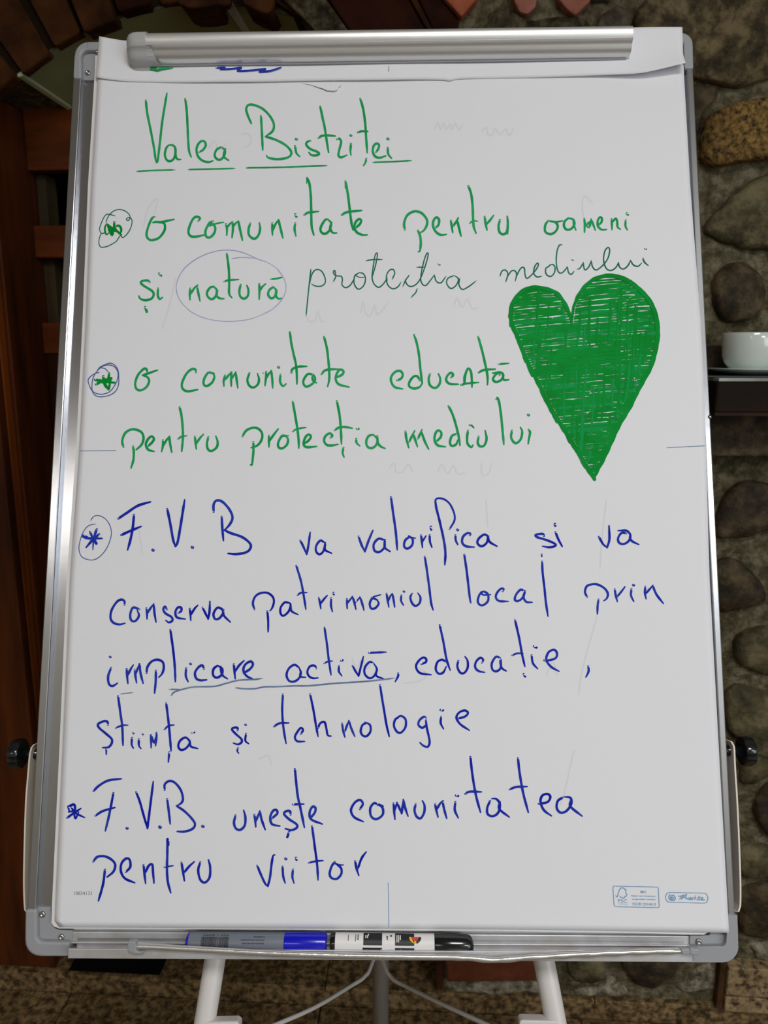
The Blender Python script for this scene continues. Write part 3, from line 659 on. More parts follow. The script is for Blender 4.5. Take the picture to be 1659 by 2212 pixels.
# ================================================================== MARKERS IN THE TRAY
def along(a, b, t): return a + (b-a)*t
def cyl(name, a, b, prof, m, parent, seg=40):
    ax = (b-a); L = ax.length; ax.normalize(); u = BN - ax*BN.dot(ax); u.normalize(); v = ax.cross(u)
    bm = bmesh.new(); rings = []
    for t, r in prof:
        c = a + ax*(t*L); rings.append([bm.verts.new(c + (u*math.cos(2*PI*k/seg)+v*math.sin(2*PI*k/seg))*r) for k in range(seg)])
    for r0, r1 in zip(rings, rings[1:]):
        for k in range(seg): bm.faces.new((r0[k], r0[(k+1) % seg], r1[(k+1) % seg], r1[k]))
    bm.faces.new(rings[0][::-1]); bm.faces.new(rings[-1])
    o = link(name, frombm(name, bm), m, parent); autosmooth(o, 0.6); return o
def onpen(a, b, r, t, ang, dr=0.00012):                   # point on a pen's side; ang from facing the viewer, + is down
    ax = (b-a).normalized(); u = (BN - ax*BN.dot(ax)).normalized(); v = ax.cross(u)
    if v.dot(BV) < 0: v = -v
    ang -= 0.42                                            # angles are given from the side that faces a viewer above
    return a + (b-a)*t + (u*math.cos(ang)+v*math.sin(ang))*(r+dr)
def patch(name, a, b, r, t0, t1, g0, g1, m, parent, dr=0.00012, n=8):
    V = []; Fc = []
    for i in range(n+1):
        g = g0+(g1-g0)*i/n
        V += [onpen(a, b, r, t0, g, dr), onpen(a, b, r, t1, g, dr)]
    for i in range(n): Fc.append((2*i, 2*i+1, 2*i+3, 2*i+2))
    return link(name, mesh(name, V, Fc), m, parent, True)
def multipatch(name, a, b, r, rects, m, parent, dr):
    V = []; Fc = []
    for (t0, t1, g0, g1) in rects:
        n = max(1, int(abs(g1-g0)/0.15))
        s = len(V)
        for i in range(n+1):
            g = g0+(g1-g0)*i/n; V += [onpen(a, b, r, t0, g, dr), onpen(a, b, r, t1, g, dr)]
        for i in range(n): Fc.append((s+2*i, s+2*i+1, s+2*i+3, s+2*i+2))
    o = link(name, mesh(name, V, Fc), m, parent, True); o['kind'] = 'stuff'; return o
rB = 0.0093
A1, B1 = P(404, 2034.5, 0.0125), P(706, 2037, 0.0125)
mk = empty('marker_pen', along(A1, B1, .5), 'grey marker pen with a blue cap in the tray', 'marker')
cyl('barrel', along(A1, B1, .02), along(A1, B1, .70), [(0, rB*.93), (.02, rB*.99), (1, rB)], M['mark_grey'], mk)
cyl('end_plug', A1, along(A1, B1, .025), [(0, rB*.72), (.35, rB*.88), (1, rB*.93)], M['mark_blue'], mk)
cyl('cap', along(A1, B1, .70), B1, [(0, rB*1.02), (.02, rB*1.06), (.93, rB*1.0), (.985, rB*.95), (1, rB*.86)], M['mark_blue'], mk)
RR = random.Random(3)
rects = []; t = 0.115
while t < 0.305:
    wdt = RR.choice([.0015, .003, .0045]); rects.append((t, t+wdt, -0.45, 0.95)); t += wdt + RR.choice([.0018, .0032])
t = .125
while t < .30:
    rects.append((t, t+.006, -0.72, -0.56)); t += .0125 if RR.random() < .85 else .024
multipatch('barcode', A1, B1, rB, rects, M['ink'], mk, 0.00015)
rects = []
for row, (g, tt) in enumerate(((-0.48, (.485, .565)), (-0.17, (.395, .565)), (0.14, (.405, .565)))):
    t = tt[0]
    while t < tt[1]:
        l = RR.uniform(.004, .009); rects.append((t, t+l, g-RR.uniform(.05, .08), g+.05)); t += l+.003
multipatch('fine_print', A1, B1, rB, rects, M['print_m'], mk, 0.00015)
rK = 0.0094
A2, B2 = P(714, 2036.5, 0.0125), P(1023, 2041, 0.0125)
mk = empty('marker_pen', along(A2, B2, .5), 'black marker pen with a black and white label in the tray', 'marker')
cyl('barrel', along(A2, B2, .035), along(A2, B2, .735), [(0, rK), (1, rK)], M['label'], mk)
cyl('end_plug', A2, along(A2, B2, .036), [(0, rK*.9), (.2, rK*.97), (1, rK*1.0)], M['black'], mk)
cyl('cap', along(A2, B2, .725), B2, [(0, rK*1.0), (.03, rK*1.07), (.6, rK*1.03), (.82, rK*.98), (.92, rK*.86), (.98, rK*.6), (1, rK*.3)], M['black'], mk)
multipatch('label_print', A2, B2, rK, [(.232, .362, -1.15, .2), (.228, .362, .42, 1.4), (.452, .585, -1.15, .2), (.452, .585, .42, 1.4)], M['ink'], mk, 0.00015)
rects = []
t = .14
while t < .36: rects.append((t, t+.005, .78, .98)); t += .0095
multipatch('barcode', A2, B2, rK, rects, M['label'] if False else M['print_m'], mk, 0.00025)
multipatch('barcode_field', A2, B2, rK, [(.24+.0095*k, .245+.0095*k, .60, .8) for k in range(12)] + [(.352, .362, .55, .8)], M['label'], mk, 0.0003)
wh = [(.245+.012*k, .252+.012*k, -.75, -.45) for k in range(2)] + [(.262, .270, -.95, -.70), (.462, .468, -.80, -.10), (.474, .480, -.80, -.10), (.485, .492, -.80, -.30), (.490, .498, .55, .70)]
multipatch('lettering', A2, B2, rK, wh, M['label'], mk, 0.0003)
dk = [(.125, .129, -.75, -.15)] + [(.175, .181, -.8+.14*k, -.70+.14*k) for k in range(5)] + [(.190, .200, -.8+.2*k, -.68+.2*k) for k in range(3)] + [(.392, .402, -.7, -.5), (.395, .402, -.45, -.3), (.418, .430, -.8, -.6), (.395, .402, .6, .75), (.418, .424, .55, .75)]
multipatch('lettering', A2, B2, rK, dk, M['print_m'], mk, 0.0003)
def disc(t, g0, rad, a0, a1, m, dr, nm='emblem', r0=0.0):
    V = []; Fc = []; n = 16; L = (B2-A2).length
    for i in range(n+1):
        an = math.radians(a0+(a1-a0)*i/n)
        for rr in (r0, rad): V.append(onpen(A2, B2, rK, t + rr*math.cos(an)/L, g0 + rr*math.sin(an)/rK, dr))
    for i in range(n): Fc.append((2*i, 2*i+1, 2*i+3, 2*i+2))
    link(nm, mesh(nm, V, Fc), m, mk, True)
disc(.59, -.60, .0055, 0, 180, M['yellow'], .00035); disc(.59, -.60, .0060, 0, 75, M['ink'], .0004, 'emblem', .0035)
disc(.59, -.60, .0035, 0, 180, M['red'], .00045)
# ================================================================== THE PAPER PAD
def lin(tab, y):
    if y <= tab[0][0]: return tab[0][1] + (tab[1][1]-tab[0][1])*(y-tab[0][0])/(tab[1][0]-tab[0][0])
    for (a, xa), (b, xb) in zip(tab, tab[1:]):
        if y <= b: return xa+(xb-xa)*(y-a)/(b-a)
    return tab[-1][1]
SL = [(60, 222), (166, 211), (400, 197), (700, 185), (974, 171), (1250, 151), (1600, 136), (1960, 119), (1994, 118), (2003, 128)]
SRt = [(56, 1474), (150, 1477), (400, 1491), (700, 1514), (900, 1523), (1250, 1533), (1600, 1552), (2016, 1575)]
def hs(x, y):                                             # gentle waviness of the front sheet
    e = max(0, (x-1380)/190)
    return 0.0112 + 0.0007*math.sin(x/150+y/520) + 0.0005*math.sin(y/210-x/400) + 0.0006*e*e*(1+math.sin(y/160))
PAD = empty('paper_pad', P(840, 2005, 0.006), 'white flipchart pad covered in green and blue handwriting', 'paper')
fr_ = [(SL_x-7, y) for y, SL_x in SL[1:8]]
und = [(206, 120)] + fr_ + [(111, 1994), (116, 2001), (128, 2005.5), (560, 2008), (1060, 2011), (1400, 2016), (1488, 2019), (1520, 2019), (1532, 2013), (1566, 2006), (1548, 1600), (1529, 1250), (1519, 900), (1510, 700), (1488, 400), (1474, 120)]
prism('under_sheets', und, 0.0042, 0.0096, M['paper_edge'], PAD)
NX, NY = 100, 140
V = []; Fc = []
for j in range(NY+1):
    t = j/NY
    for i in range(NX+1):
        s = i/NX
        yt = 140; yb = 2003 + 3*s + 9*s**3
        y = yt+(yb-yt)*t; x = lin(SL, y)+(lin(SRt, y)-lin(SL, y))*s
        V.append(P(x, y, hs(x, y)))
for j in range(NY):
    for i in range(NX): a = j*(NX+1)+i; Fc.append((a, a+NX+1, a+NX+2, a+1))
sh = link('sheet', mesh('sheet', V, Fc), M['paper'], PAD, True)
so = sh.modifiers.new('thick', 'SOLIDIFY'); so.thickness = 0.00012; so.offset = -1 
# torn-off stubs above it
TE = catmull([(207, 167), (240, 172), (280, 176), (345, 178), (410, 178), (480, 177), (560, 176.5), (640, 175), (700, 174), (800, 173), (900, 171.5), (965, 173), (975, 176), (984, 171), (1100, 168.5), (1200, 166), (1300, 162), (1380, 158), (1430, 148), (1478, 136)], 12)
TT = catmull([(214, 78), (245, 84), (275, 88), (300, 86), (700, 78), (1100, 70), (1362, 59.5), (1430, 58), (1474, 58)], 12)
def yat(tab, x):
    for (x0, y0), (x1, y1) in zip(tab, tab[1:]):
        if x <= x1: return y0+(y1-y0)*(x-x0)/max(1e-6, x1-x0)
    return tab[-1][1]
V = []; Fc = []; NX, NY = 110, 14
for j in range(NY+1):
    t = j/NY
    for i in range(NX+1):
        s = i/NX; xl = 214-7*t; xr = 1474+5*max(0, t-.75)/.25 + 2*t; x = xl+(xr-xl)*s
        y = yat(TT, x)+(yat(TE, x)-yat(TT, x))*t
        e = max(0, (x-1200)/275); e2 = max(0, (330-x)/120)
        n = 0.0126 + 0.0005*t*math.sin(x/60) + t**3*0.011*e**1.6 + t**4*0.0022*e2 + (1-t)**3*0.0008*e2
        V.append(P(x, y, n))
for j in range(NY):
    for i in range(NX): a = j*(NX+1)+i; Fc.append((a, a+NX+1, a+NX+2, a+1))
st = link('torn_stub', mesh('torn_stub', V, Fc), M['paper'], PAD, True)
so = st.modifiers.new('thick', 'SOLIDIFY'); so.thickness = 0.0003; so.offset = -1
tf = [(652, 180), (690, 179), (740, 180), (736, 186), (731, 188), (728, 194), (722, 196), (706, 195), (698, 191), (690, 189), (672, 183)]
fv = [P(x, y, hs(x, y)+0.0005+0.0018*max(0, (y-178))/18) for x, y in tf]
prism_v('torn_flap', fv, [v - BN*0.0005 for v in fv], M['paper'], PAD)

# ------------------------------------------------------------------ ink
def stroke_geo(V, Fc, pts, wd, z0, taper0=0.85, taper1=0.6, hf=hs, jit=0.05):
    dot = len(pts) == 1
    if dot: pts = [pts[0], (pts[0][0]+1.0, pts[0][1]+.5)]; taper0 = taper1 = 1.0
    q = catmull(pts, 1.8)
    n = len(q); L = sum(math.hypot(b[0]-a[0], b[1]-a[1]) for a, b in zip(q, q[1:])); acc = 0
    if L < wd*2.2: taper0 = taper1 = 1.0; wd *= 1.04
    prev = None; k = 0; ph = R.random()*6
    def pt(x, y): return P(x, y, hf(x, y) + 0.00016 + z0 + k*2.5e-7)
    for i, (x, y) in enumerate(q):
        a = q[max(0, i-1)]; b = q[min(n-1, i+1)]
        tx, ty = b[0]-a[0], b[1]-a[1]; l = math.hypot(tx, ty) or 1; nx, ny = -ty/l, tx/l
        if i: acc += math.hypot(x-q[i-1][0], y-q[i-1][1])
        e0 = min(1, acc/(wd*1.3)); e1 = min(1, (L-acc)/(wd*2.6))
        r = wd/2*(1.12 if dot else 1)*(taper0+(1-taper0)*e0)*(taper1+(1-taper1)*e1)*(1+jit*math.sin(acc*0.23+ph))
        s = len(V); V.append(pt(x+nx*r, y+ny*r)); V.append(pt(x-nx*r, y-ny*r)); k += 1
        if i: Fc.append((s-2, s, s+1, s-1))
        if i in (0, n-1):
            sg = -1 if i == 0 else 1; c = len(V); V.append(pt(x, y)); m = 6
            for j in range(m+1):
                an = -PI/2+PI*j/m; V.append(pt(x + (tx/l*math.cos(an)*sg + nx*math.sin(an))*r, y + (ty/l*math.cos(an)*sg + ny*math.sin(an))*r))
            for j in range(m): Fc.append((c, c+1+j, c+2+j) if sg < 0 else (c, c+2+j, c+1+j))
ZI = [0]
def word(txt, m, wd, frame, data, name='handwritten_word', parent=None, hf=hs, t1=0.6, label=None):
    if name in ('underline', 'crop_mark') and ';' in data:
        for d_ in data.split(';'):
            if d_.strip(): word(txt, m, wd, frame, d_, name, parent, hf, t1, label)
        return
    ox, oy, sc_ = frame; V = []; Fc = []
    wk = 1.3 if name.startswith('bullet') else 1.09 if name.startswith(('hand', 'ink')) else 1.0
    for s in data.split(';'):
        s = s.strip()
        if not s: continue
        ww = wd
        if s[0] == '*': k, s = s[1:].split(' ', 1); ww = float(k)
        pts = [tuple(float(v) for v in p.split(',')) for p in s.split()]
        pts = [(ox+x/sc_, oy+y/sc_) for x, y in pts]
        ZI[0] += 1
        stroke_geo(V, Fc, pts, ww*wk, (ZI[0] % 40)*4e-6, 0.85, t1, hf)
    o = link(name, mesh(name, V, Fc), M[m], parent or PAD)
    if label: o['label'] = label
    return o
a5 = 4.997; a4 = 3.9976
A=(280,190,a5); B=(510,190,3.988); D=(150,420,9.994); C=(200,370,a5); E=(530,370,a5); G=(850,370,a5); H=(1080,420,a5)
word('Valea','green',4.7,A,"175,135 190,270 222,430 262,640 280,770 292,803; 292,803 305,770 330,560 350,380 375,220 403,55; 420,620 395,650 380,720 400,775 435,790 475,765 495,700 490,640 455,615 415,620; 490,640 495,700 500,745 520,770 552,770; 600,118 615,230 625,400 632,560 642,680 665,745; 750,690 790,670 822,620 810,580 780,572 745,600 722,660 735,730 780,780 850,800 900,785; 985,640 940,665 918,720 935,760 975,775 1015,740 1030,680 1000,645 975,640; 1035,660 1020,700 1020,745 1070,782",label='green heading word')
word('u','green',3.4,A,"78,900 250,890 495,884; 637,880 850,875 1145,868",name='underline',t1=0.2)
word('Bistritei','green',4.7,B,"130,305 95,220 88,175 110,145 160,148 230,180 290,240 325,310 315,370 255,418; 255,418 350,450 430,495 475,550 460,590 400,610 330,612 275,598 262,580; 215,240 222,380 230,535; 508,500 520,560 548,590; 517,440; 640,455 612,465 605,490 640,525 700,550 715,570 690,580 650,578 628,555; 725,160 745,250 765,350 780,450 797,555; *4 725,165 735,220 748,290; 710,430 740,412 790,408 855,414; 870,440 890,435 905,465 890,530 882,580 905,597 955,578; 990,480 985,540 990,578; 987,408; 1070,92 1095,180 1112,300 1120,420 1130,558; 1050,382 1085,372 1135,374; 1122,610 1115,640 1098,668; 1205,550 1225,525 1232,490 1210,478 1185,500 1178,550 1200,590 1240,600 1290,585; 1307,515 1312,570 1340,605; 1306,437")
word('u','green',3.4,B,"88,688 400,682 785,668; 1182,640 1350,634 1515,625",name='underline',t1=0.3)
word('c','dgreen',2.0,D,"990,465 870,430 800,430 740,500 680,640 650,750 690,840 760,825 790,800; 690,840 650,930 635,1050 680,1135 800,1125 920,1070 1020,1000 1095,890 1150,930 1230,870 1310,750 1350,620 1345,540 1310,500 1240,510 1230,545 1270,560 1305,520 1300,450 1240,380 1150,335 1050,325 950,360 870,430 810,530 790,620",name='pen_circle')
word('s','heart',4.6,D,"820,650 900,720 1000,770 1120,870; 970,600 970,700 1000,760 1050,820; *3 790,650 765,720 770,800 800,865 850,830; 850,700 880,800 920,870 940,780 960,690; *4 1000,690 1060,670 1110,720 1115,800 1070,850; 830,660 880,760 1000,790; 850,770 980,720",name='bullet_star')
word('o','green',4.8,C,"668,492 640,510 600,600 582,690 610,735 650,742 720,715 775,640 780,580 760,555 700,548 655,550; 655,552 690,545 740,548 880,518")
word('comunitate','green',4.9,C,"1140,535 1160,505 1120,490 1080,520 1045,600 1035,660 1060,700 1120,705 1210,685; 1300,540 1260,560 1220,640 1225,700 1260,715 1305,680 1325,620 1300,570 1250,580; *3.6 1260,590 1330,565 1415,550; 1440,570 1450,620 1448,690; 1450,610 1480,570 1510,545; 1512,550 1515,620 1505,715; 1515,600 1545,560 1575,540; 1575,540 1590,620 1618,745; 1705,560 1685,620 1690,690 1745,728 1790,690 1808,620 1800,555; 1940,560 1940,620 1942,688; 1942,640 1975,570 2008,525; 2008,525 2025,600 2055,722; 2190,560 2180,620 2195,700; 2190,465 2200,490; 2315,70 2340,130 2355,260 2360,420 2365,590 2388,688; *3.6 2315,72 2312,130; 2285,470 2330,445 2440,433; 2540,520 2510,525 2465,600 2465,650 2505,675 2555,640 2575,560 2540,520; 2580,555 2565,610 2590,660 2635,665; 2730,108 2755,240 2775,400 2795,560 2812,635; *3.6 2730,108 2728,180; 2690,470 2750,440 2905,422; 2840,610 2885,570 2900,530 2880,515 2845,540 2825,600 2850,655 2910,685 2965,685")
word('pentru','green',4.9,G,"122,630 115,560 145,480 200,440 250,432 310,455 360,520 360,580 330,635 295,660; 265,640 288,700 295,780 285,860 268,866; 450,610 485,580 492,520 460,497 430,540 430,600 460,655 510,685 572,680; 620,535 630,600 640,660; 645,590 680,540 700,500; 690,535 710,620 730,700; 810,160 840,250 855,380 860,520 868,600 892,668; *3.6 822,560 860,535 908,538; 985,490 995,560 1010,635; 1005,570 1045,525 1082,475; 1150,525 1135,590 1145,655 1185,680 1225,650 1235,560 1228,485; 1235,560 1232,675")
word('oameni','green',4.6,H,"520,285 490,330 490,400 545,428 600,400 625,345 600,300 540,285; *3.8 530,285 600,295 680,285; 740,255 700,290 692,340 720,378 770,370 805,320 790,270 740,255; 795,270 800,330 820,385; 912,262 915,330 912,410; 915,300 945,350 962,355; 962,355 985,265; 985,270 1005,320 1030,385; *5.5 935,320 975,300 975,340; 1060,330 1095,300 1100,255 1075,248 1055,290 1060,345 1100,380 1150,378; 1205,265 1208,320 1210,380; 1210,300 1250,260 1265,290 1270,350 1300,375; 1358,280 1355,340 1375,382; 1370,205 1382,220")
word('mediului','dgreen',2.7,H,"0,880 20,830 50,815 75,830 85,870 62,945; 85,880 120,830 150,820 175,840 180,870 165,935; 180,880 215,810 245,785 265,800 270,860 290,905 340,870 390,810 415,760 405,740 375,780 365,850 400,890 450,882; 540,770 495,800 500,860 545,885 585,850 595,790 570,755 530,765; 668,545 640,550 615,620 608,720 620,810 650,850 690,830 728,780; 728,780 740,840 770,862 800,830; *3 780,706 790,710; 835,805 865,795 900,735; 900,735 905,780 920,815 960,780 985,715; 985,715 1000,780 1040,815 1110,765 1165,690 1185,600 1165,572 1130,620 1120,720 1150,800 1200,820 1250,790 1280,735; 1280,735 1290,780 1330,805 1380,770 1410,710; 1410,710 1440,760 1490,775 1530,740; *3.4 1545,690 1560,730 1600,765; *3 1566,586 1580,590",label='thin dark green cursive word')
I=(290,530,a5)
word('si','green',4.7,I,"165,395 140,378 85,385 70,405 110,440 190,490 210,530 185,575 120,592 65,575 50,545; 258,465 255,540 275,580 305,560; 270,305 290,325; *4.8 118,665 135,715")
word('natura','green',4.7,I,"605,465 600,530 602,588; 610,520 650,460 685,428; 680,450 695,530 710,600; 860,445 820,455 785,510 800,560 840,580 880,545 890,480 855,445; 900,490 890,540 920,570 970,575; 1000,90 1020,250 1025,400 1025,520 1055,565; *3.8 970,390 1020,375 1128,368; 1150,425 1135,490 1145,550 1185,575 1225,545 1232,480 1215,430; 1350,415 1352,500 1348,580; 1355,490 1380,450 1418,415; 1500,450 1460,480 1445,530 1480,572 1520,545 1530,480 1500,450; 1540,490 1530,540 1555,575 1600,570; *3.8 1475,365 1540,358 1605,342")
word('c','lilac',1.9,I,"1050,145 1150,130 1300,140 1450,190 1560,270 1620,370 1635,470 1600,570 1500,680 1350,760 1200,805 1000,820 800,795 620,720 500,600 455,480 470,370 540,250 680,140 850,70 1000,50 1150,70 1300,130 1380,170; *2.6 1550,262 1622,370 1637,470 1600,575 1500,682 1350,762",name='pen_circle',label='faint lilac oval round a word')
J=(640,530,a4)
word('protectia','dgreen',2.5,J,"127,205 115,300 105,400 95,500 85,608; 115,330 135,250 170,210 215,220 245,270 250,320 220,350 170,352 130,333; 320,312 340,270 335,220 325,215 322,240 345,262 390,268 398,300 395,340 425,365 465,345 500,290; 545,235 505,265 500,330 535,378 580,350 598,290 580,245 540,235; *1.8 505,255 545,275 595,275; 655,272 680,190 700,90 695,65 680,90 665,180 655,270 670,330 710,362 750,335 785,285; 603,132 670,122 745,122; 785,275 785,310; 830,290 850,240 835,207 800,220 778,270 790,340 835,375 880,355 905,315; 975,258 945,300 920,355; 940,300 955,335 985,355 1030,340 1070,290 1110,190 1138,90 1132,65 1110,110 1085,210 1075,290 1090,335 1120,345 1160,300 1192,255; 1040,188 1115,188; 1045,375 1030,410 1010,430 992,452; 1192,255 1210,310 1250,322 1295,265; *3 1225,162 1240,168; 1365,260 1310,285 1300,330 1335,372 1380,345 1400,290 1365,260; 1412,285 1405,340 1435,380 1490,355 1555,305",t1=0.4)
K=(160,760,9.994); L=(180,700,a5); Mm=(500,700,a5); N=(810,700,a5)
word('c','indigo',2.0,K,"550,440 450,470 370,520 305,600 320,700 370,810 440,880 560,915 680,900 780,850 860,750 920,640 950,520 940,420 880,330 800,290 700,285 600,320 520,390 450,480 400,600 385,750 400,860 460,940 560,970 700,955 820,910 910,830 960,700 965,550 955,420 900,310 830,255 760,245 680,270 560,330 490,420; 490,420 540,360 600,345 680,370 740,440",name='pen_circle')
word('s','heart',5.0,K,"450,603 560,620 700,645 885,668; 475,700 580,645 700,600; 760,470 740,560 700,640; 632,530 640,600 670,690 740,805; 745,805 765,720 770,640; 805,570 760,600 640,640; *7 620,640 760,620; 650,660 670,730 720,790; *6 700,600 780,580",name='bullet_star')
word('o','green',4.6,L,"690,520 680,485 650,485 590,550 560,640 575,700 620,715 680,680 710,620 695,575 640,552; 640,552 720,525 800,497")
word('comunitate','green',4.8,L,"1215,520 1210,490 1170,487 1110,540 1065,640 1075,700 1130,725 1235,707; 1410,535 1350,525 1305,590 1300,650 1335,668 1390,630 1415,570 1400,530; 1530,555 1515,610 1518,670; 1530,600 1570,550 1600,520; 1600,520 1595,600 1598,670; 1600,590 1645,520; 1645,520 1655,600 1668,690; 1794,530 1771,600 1789,660 1834,685 1884,650 1896,590 1879,535; *2 1939,527; 1974,515 1971,580 1961,665; 1971,590 1999,540 2029,505; 2029,505 2039,590 2044,690; 2129,545 2124,620 2154,670 2189,645; 2105,465; 2229,88 2244,200 2269,320 2294,430 2304,540 2306,647; 2232,100 2247,225; 2244,525 2259,485 2319,460 2414,456; 2479,545 2424,540 2379,600 2379,650 2414,675 2479,640 2504,590 2489,550; 2474,560 2479,610 2519,635; *6 2486,570 2486,600; 2599,138 2629,260 2644,380 2654,500 2654,600 2637,675; 2571,540 2609,500 2679,488 2764,488; 2734,575 2794,545 2809,510 2779,490 2744,520 2724,590 2759,650 2869,680")
word('educata','green',4.8,N,"240,605 280,590 300,550 280,510 230,510 180,560 175,620 215,680 300,700; 480,605 460,565 420,565 375,620 370,670 420,695 480,680 510,640; 510,640 490,480 475,330 450,200 420,112; 595,540 580,590 595,660 650,690 695,650 705,590 685,535; 820,575 845,550 820,525 780,560 770,610 810,645 900,650; 930,655 965,640 975,550 1005,480 1035,510 1045,590 1048,680; *4 930,655 1000,640 1120,630; 965,560 962,640; 1115,138 1155,280 1190,430 1215,560 1215,655; *4 1122,150 1145,240; 1120,522 1180,495 1300,487; 1345,550 1330,525 1290,560 1275,600 1310,625 1365,600 1385,550 1350,520 1270,530; 1385,550 1390,600 1445,600; *4 1332,432 1445,424")
O=(240,850,a5); Pf=(510,850,a5); Q=(840,850,a5)
word('pentru','green',4.9,O,"132,575 120,510 150,430 210,390 270,390 330,420 350,480 330,550 270,608; 238,570 245,640 240,720 215,805; 395,570 440,530 462,490 440,462 400,490 375,550 400,605 465,625; 560,505 560,560 545,628; 565,560 600,500 630,465; 630,465 635,530 655,635; 740,148 760,240 772,360 775,480 762,625; *3.8 722,490 760,465 818,455; 905,465 912,530 920,600; 920,540 960,480 998,440; 1050,470 1035,540 1045,600 1085,620 1140,580 1150,520 1130,460")
word('protectia','green',4.9,Pf,"68,462 110,400 180,370 240,380 280,430 275,500 230,560 162,585; 187,525 187,620 180,700 170,775 155,768; 355,455 355,520 355,578; 360,510 410,440 455,382; 545,460 495,460 455,530 460,580 500,592 550,550 560,490 530,455; *3.6 490,455 570,455; 612,88 635,220 660,370 675,500 677,590; *3.8 610,410 660,382 755,367; 725,545 780,510 808,465 785,442 750,470 728,540 760,578 870,572; 1020,475 1040,455 1010,430 965,460 950,510 980,555 1040,560 1100,548; 1088,82 1115,220 1130,370 1138,545; 1065,395 1110,368 1170,360 1255,375; 1160,585 1150,640 1165,685; 1298,490 1300,530 1335,565; 1305,380 1322,380; 1480,445 1430,460 1405,520 1420,575 1470,588 1515,550 1525,490 1480,445; 1525,460 1530,530 1560,570 1610,593")
word('mediului','green',4.8,Q,"180,410 190,490 215,585; 220,520 255,450 280,400; 265,440 285,500 310,575; 315,485 345,420 358,390; 350,410 390,520 430,600; 510,520 560,470 565,420 530,398 500,440 495,510 530,560 612,575; 730,435 680,460 660,530 680,565 725,550 745,500; 645,135 690,230 730,360 755,470 768,560; 855,400 845,470 850,540 890,580 908,555; 872,340 895,345 918,370; 970,465 960,530 985,570 1030,560 1055,490 1040,400; 1160,60 1170,45 1190,90 1210,220 1225,370 1242,550; 1330,400 1320,470 1345,520 1380,535 1425,490 1440,410 1420,365; 1510,390 1525,420 1510,500 1505,542; 1505,230")
S1=(160,1060,a4); S2=(150,1090,9.994); T=(630,1060,a4); U=(980,1060,a4)
word('FVB','blue',5.2,S1,"382,240 450,195 550,130 660,96;518,210 505,330 485,430 462,512;408,382 490,345 580,308;680,512",label='blue capital initials')
word('FVB','blue',5.2,S1,"805,158 830,280 855,420 875,480;875,480 895,440 920,300 955,78;1020,488",label='blue capital initials')
word('FVB','blue',5.2,S1,"1205,182 1205,120 1230,85 1280,95 1340,160 1368,230 1345,290 1300,340;1300,340 1350,365 1450,400 1515,450 1525,490 1490,530 1400,548 1330,542;1275,225 1280,320 1290,432",label='blue capital initials')
word('c','indigo',1.9,S2,"455,350 500,280 560,240 640,240 740,280 830,370 890,500 905,620 880,760 800,950 680,1100 560,1180 450,1195 320,1160 240,1090 205,950 225,800 260,680 300,590 370,490 450,440 570,418",name='pen_circle')
word('s','blue',4.6,S2,"290,675 370,720 500,730 705,730; 445,590 480,670 520,740; 590,535 550,640 520,740; 640,640 520,740 440,830 360,925; 520,740 580,840; *2.4 520,740 510,900 505,975; *5.5 300,680 370,712",name='bullet_star')
word('va','blue',4.6,T,"75,430 100,480 130,550; 130,550 145,470 160,358; 285,450 250,430 215,470 210,520 240,550 275,520 290,450; 290,450 290,510 345,540")
word('valorifica','blue',4.8,T,"578,395 605,470 632,525; 632,525 665,430 702,342; 800,425 750,415 710,460 715,515 755,530 800,490 805,425; 805,425 805,490 850,525; 858,55 875,180 900,360 912,510; 1020,395 980,430 972,480 1000,500 1040,470 1045,420 1010,390; *3.8 1010,400 1070,410; 1118,385 1125,440 1130,492; 1128,440 1160,390; 1192,385 1195,440 1212,488; 1203,312 1206,335; *3.9 1365,330 1405,260 1405,200 1370,120 1320,75 1265,65 1242,85 1250,150; 1242,90 1250,150 1280,270 1315,430 1328,540 1323,640; 1415,385 1418,430 1435,465; 1432,337; 1539,385 1544,370 1514,368 1479,400 1474,450 1509,480 1577,487; 1699,395 1664,378 1619,410 1604,450 1639,480 1684,450 1694,390; 1694,390 1709,440 1774,480")
word('si','blue',4.6,U,"780,390 770,372 710,380 720,400 800,425 870,455 880,475 830,488 768,480; 880,358 905,420 938,482; *5 875,288 878,302; *3.5 762,550 762,562")
word('va','blue',4.7,U,"1255,398 1290,460 1325,490; 1325,490 1345,420 1342,302; 1490,370 1450,365 1420,410 1430,450 1470,460 1515,430 1525,380 1490,345 1420,345; 1520,400 1540,435 1600,465")
X1=(220,1200,a4); X2=(540,1190,a4); X3=(900,1180,a5); X4=(1120,1180,a5)
word('conserva','blue',4.8,X1,"195,425 195,395 170,380 130,400 85,470 75,540 100,580 150,595 200,585; 325,465 270,450 245,510 255,560 290,565 320,520 305,470; 385,455 390,500 390,548; 392,500 420,455 448,420; 448,420 455,500 468,575; 560,465 545,440 530,465 550,500 600,530 610,560 580,578 552,560; 660,495 685,480 685,450 655,450 635,490 650,535 720,548; 760,460 765,510 768,560; 770,510 800,460 828,430; 870,450 895,500 918,548; 918,548 930,480 933,395; 1050,470 1000,450 965,500 975,545 1010,545 1045,500 1035,455; 1050,480 1055,520 1110,575")
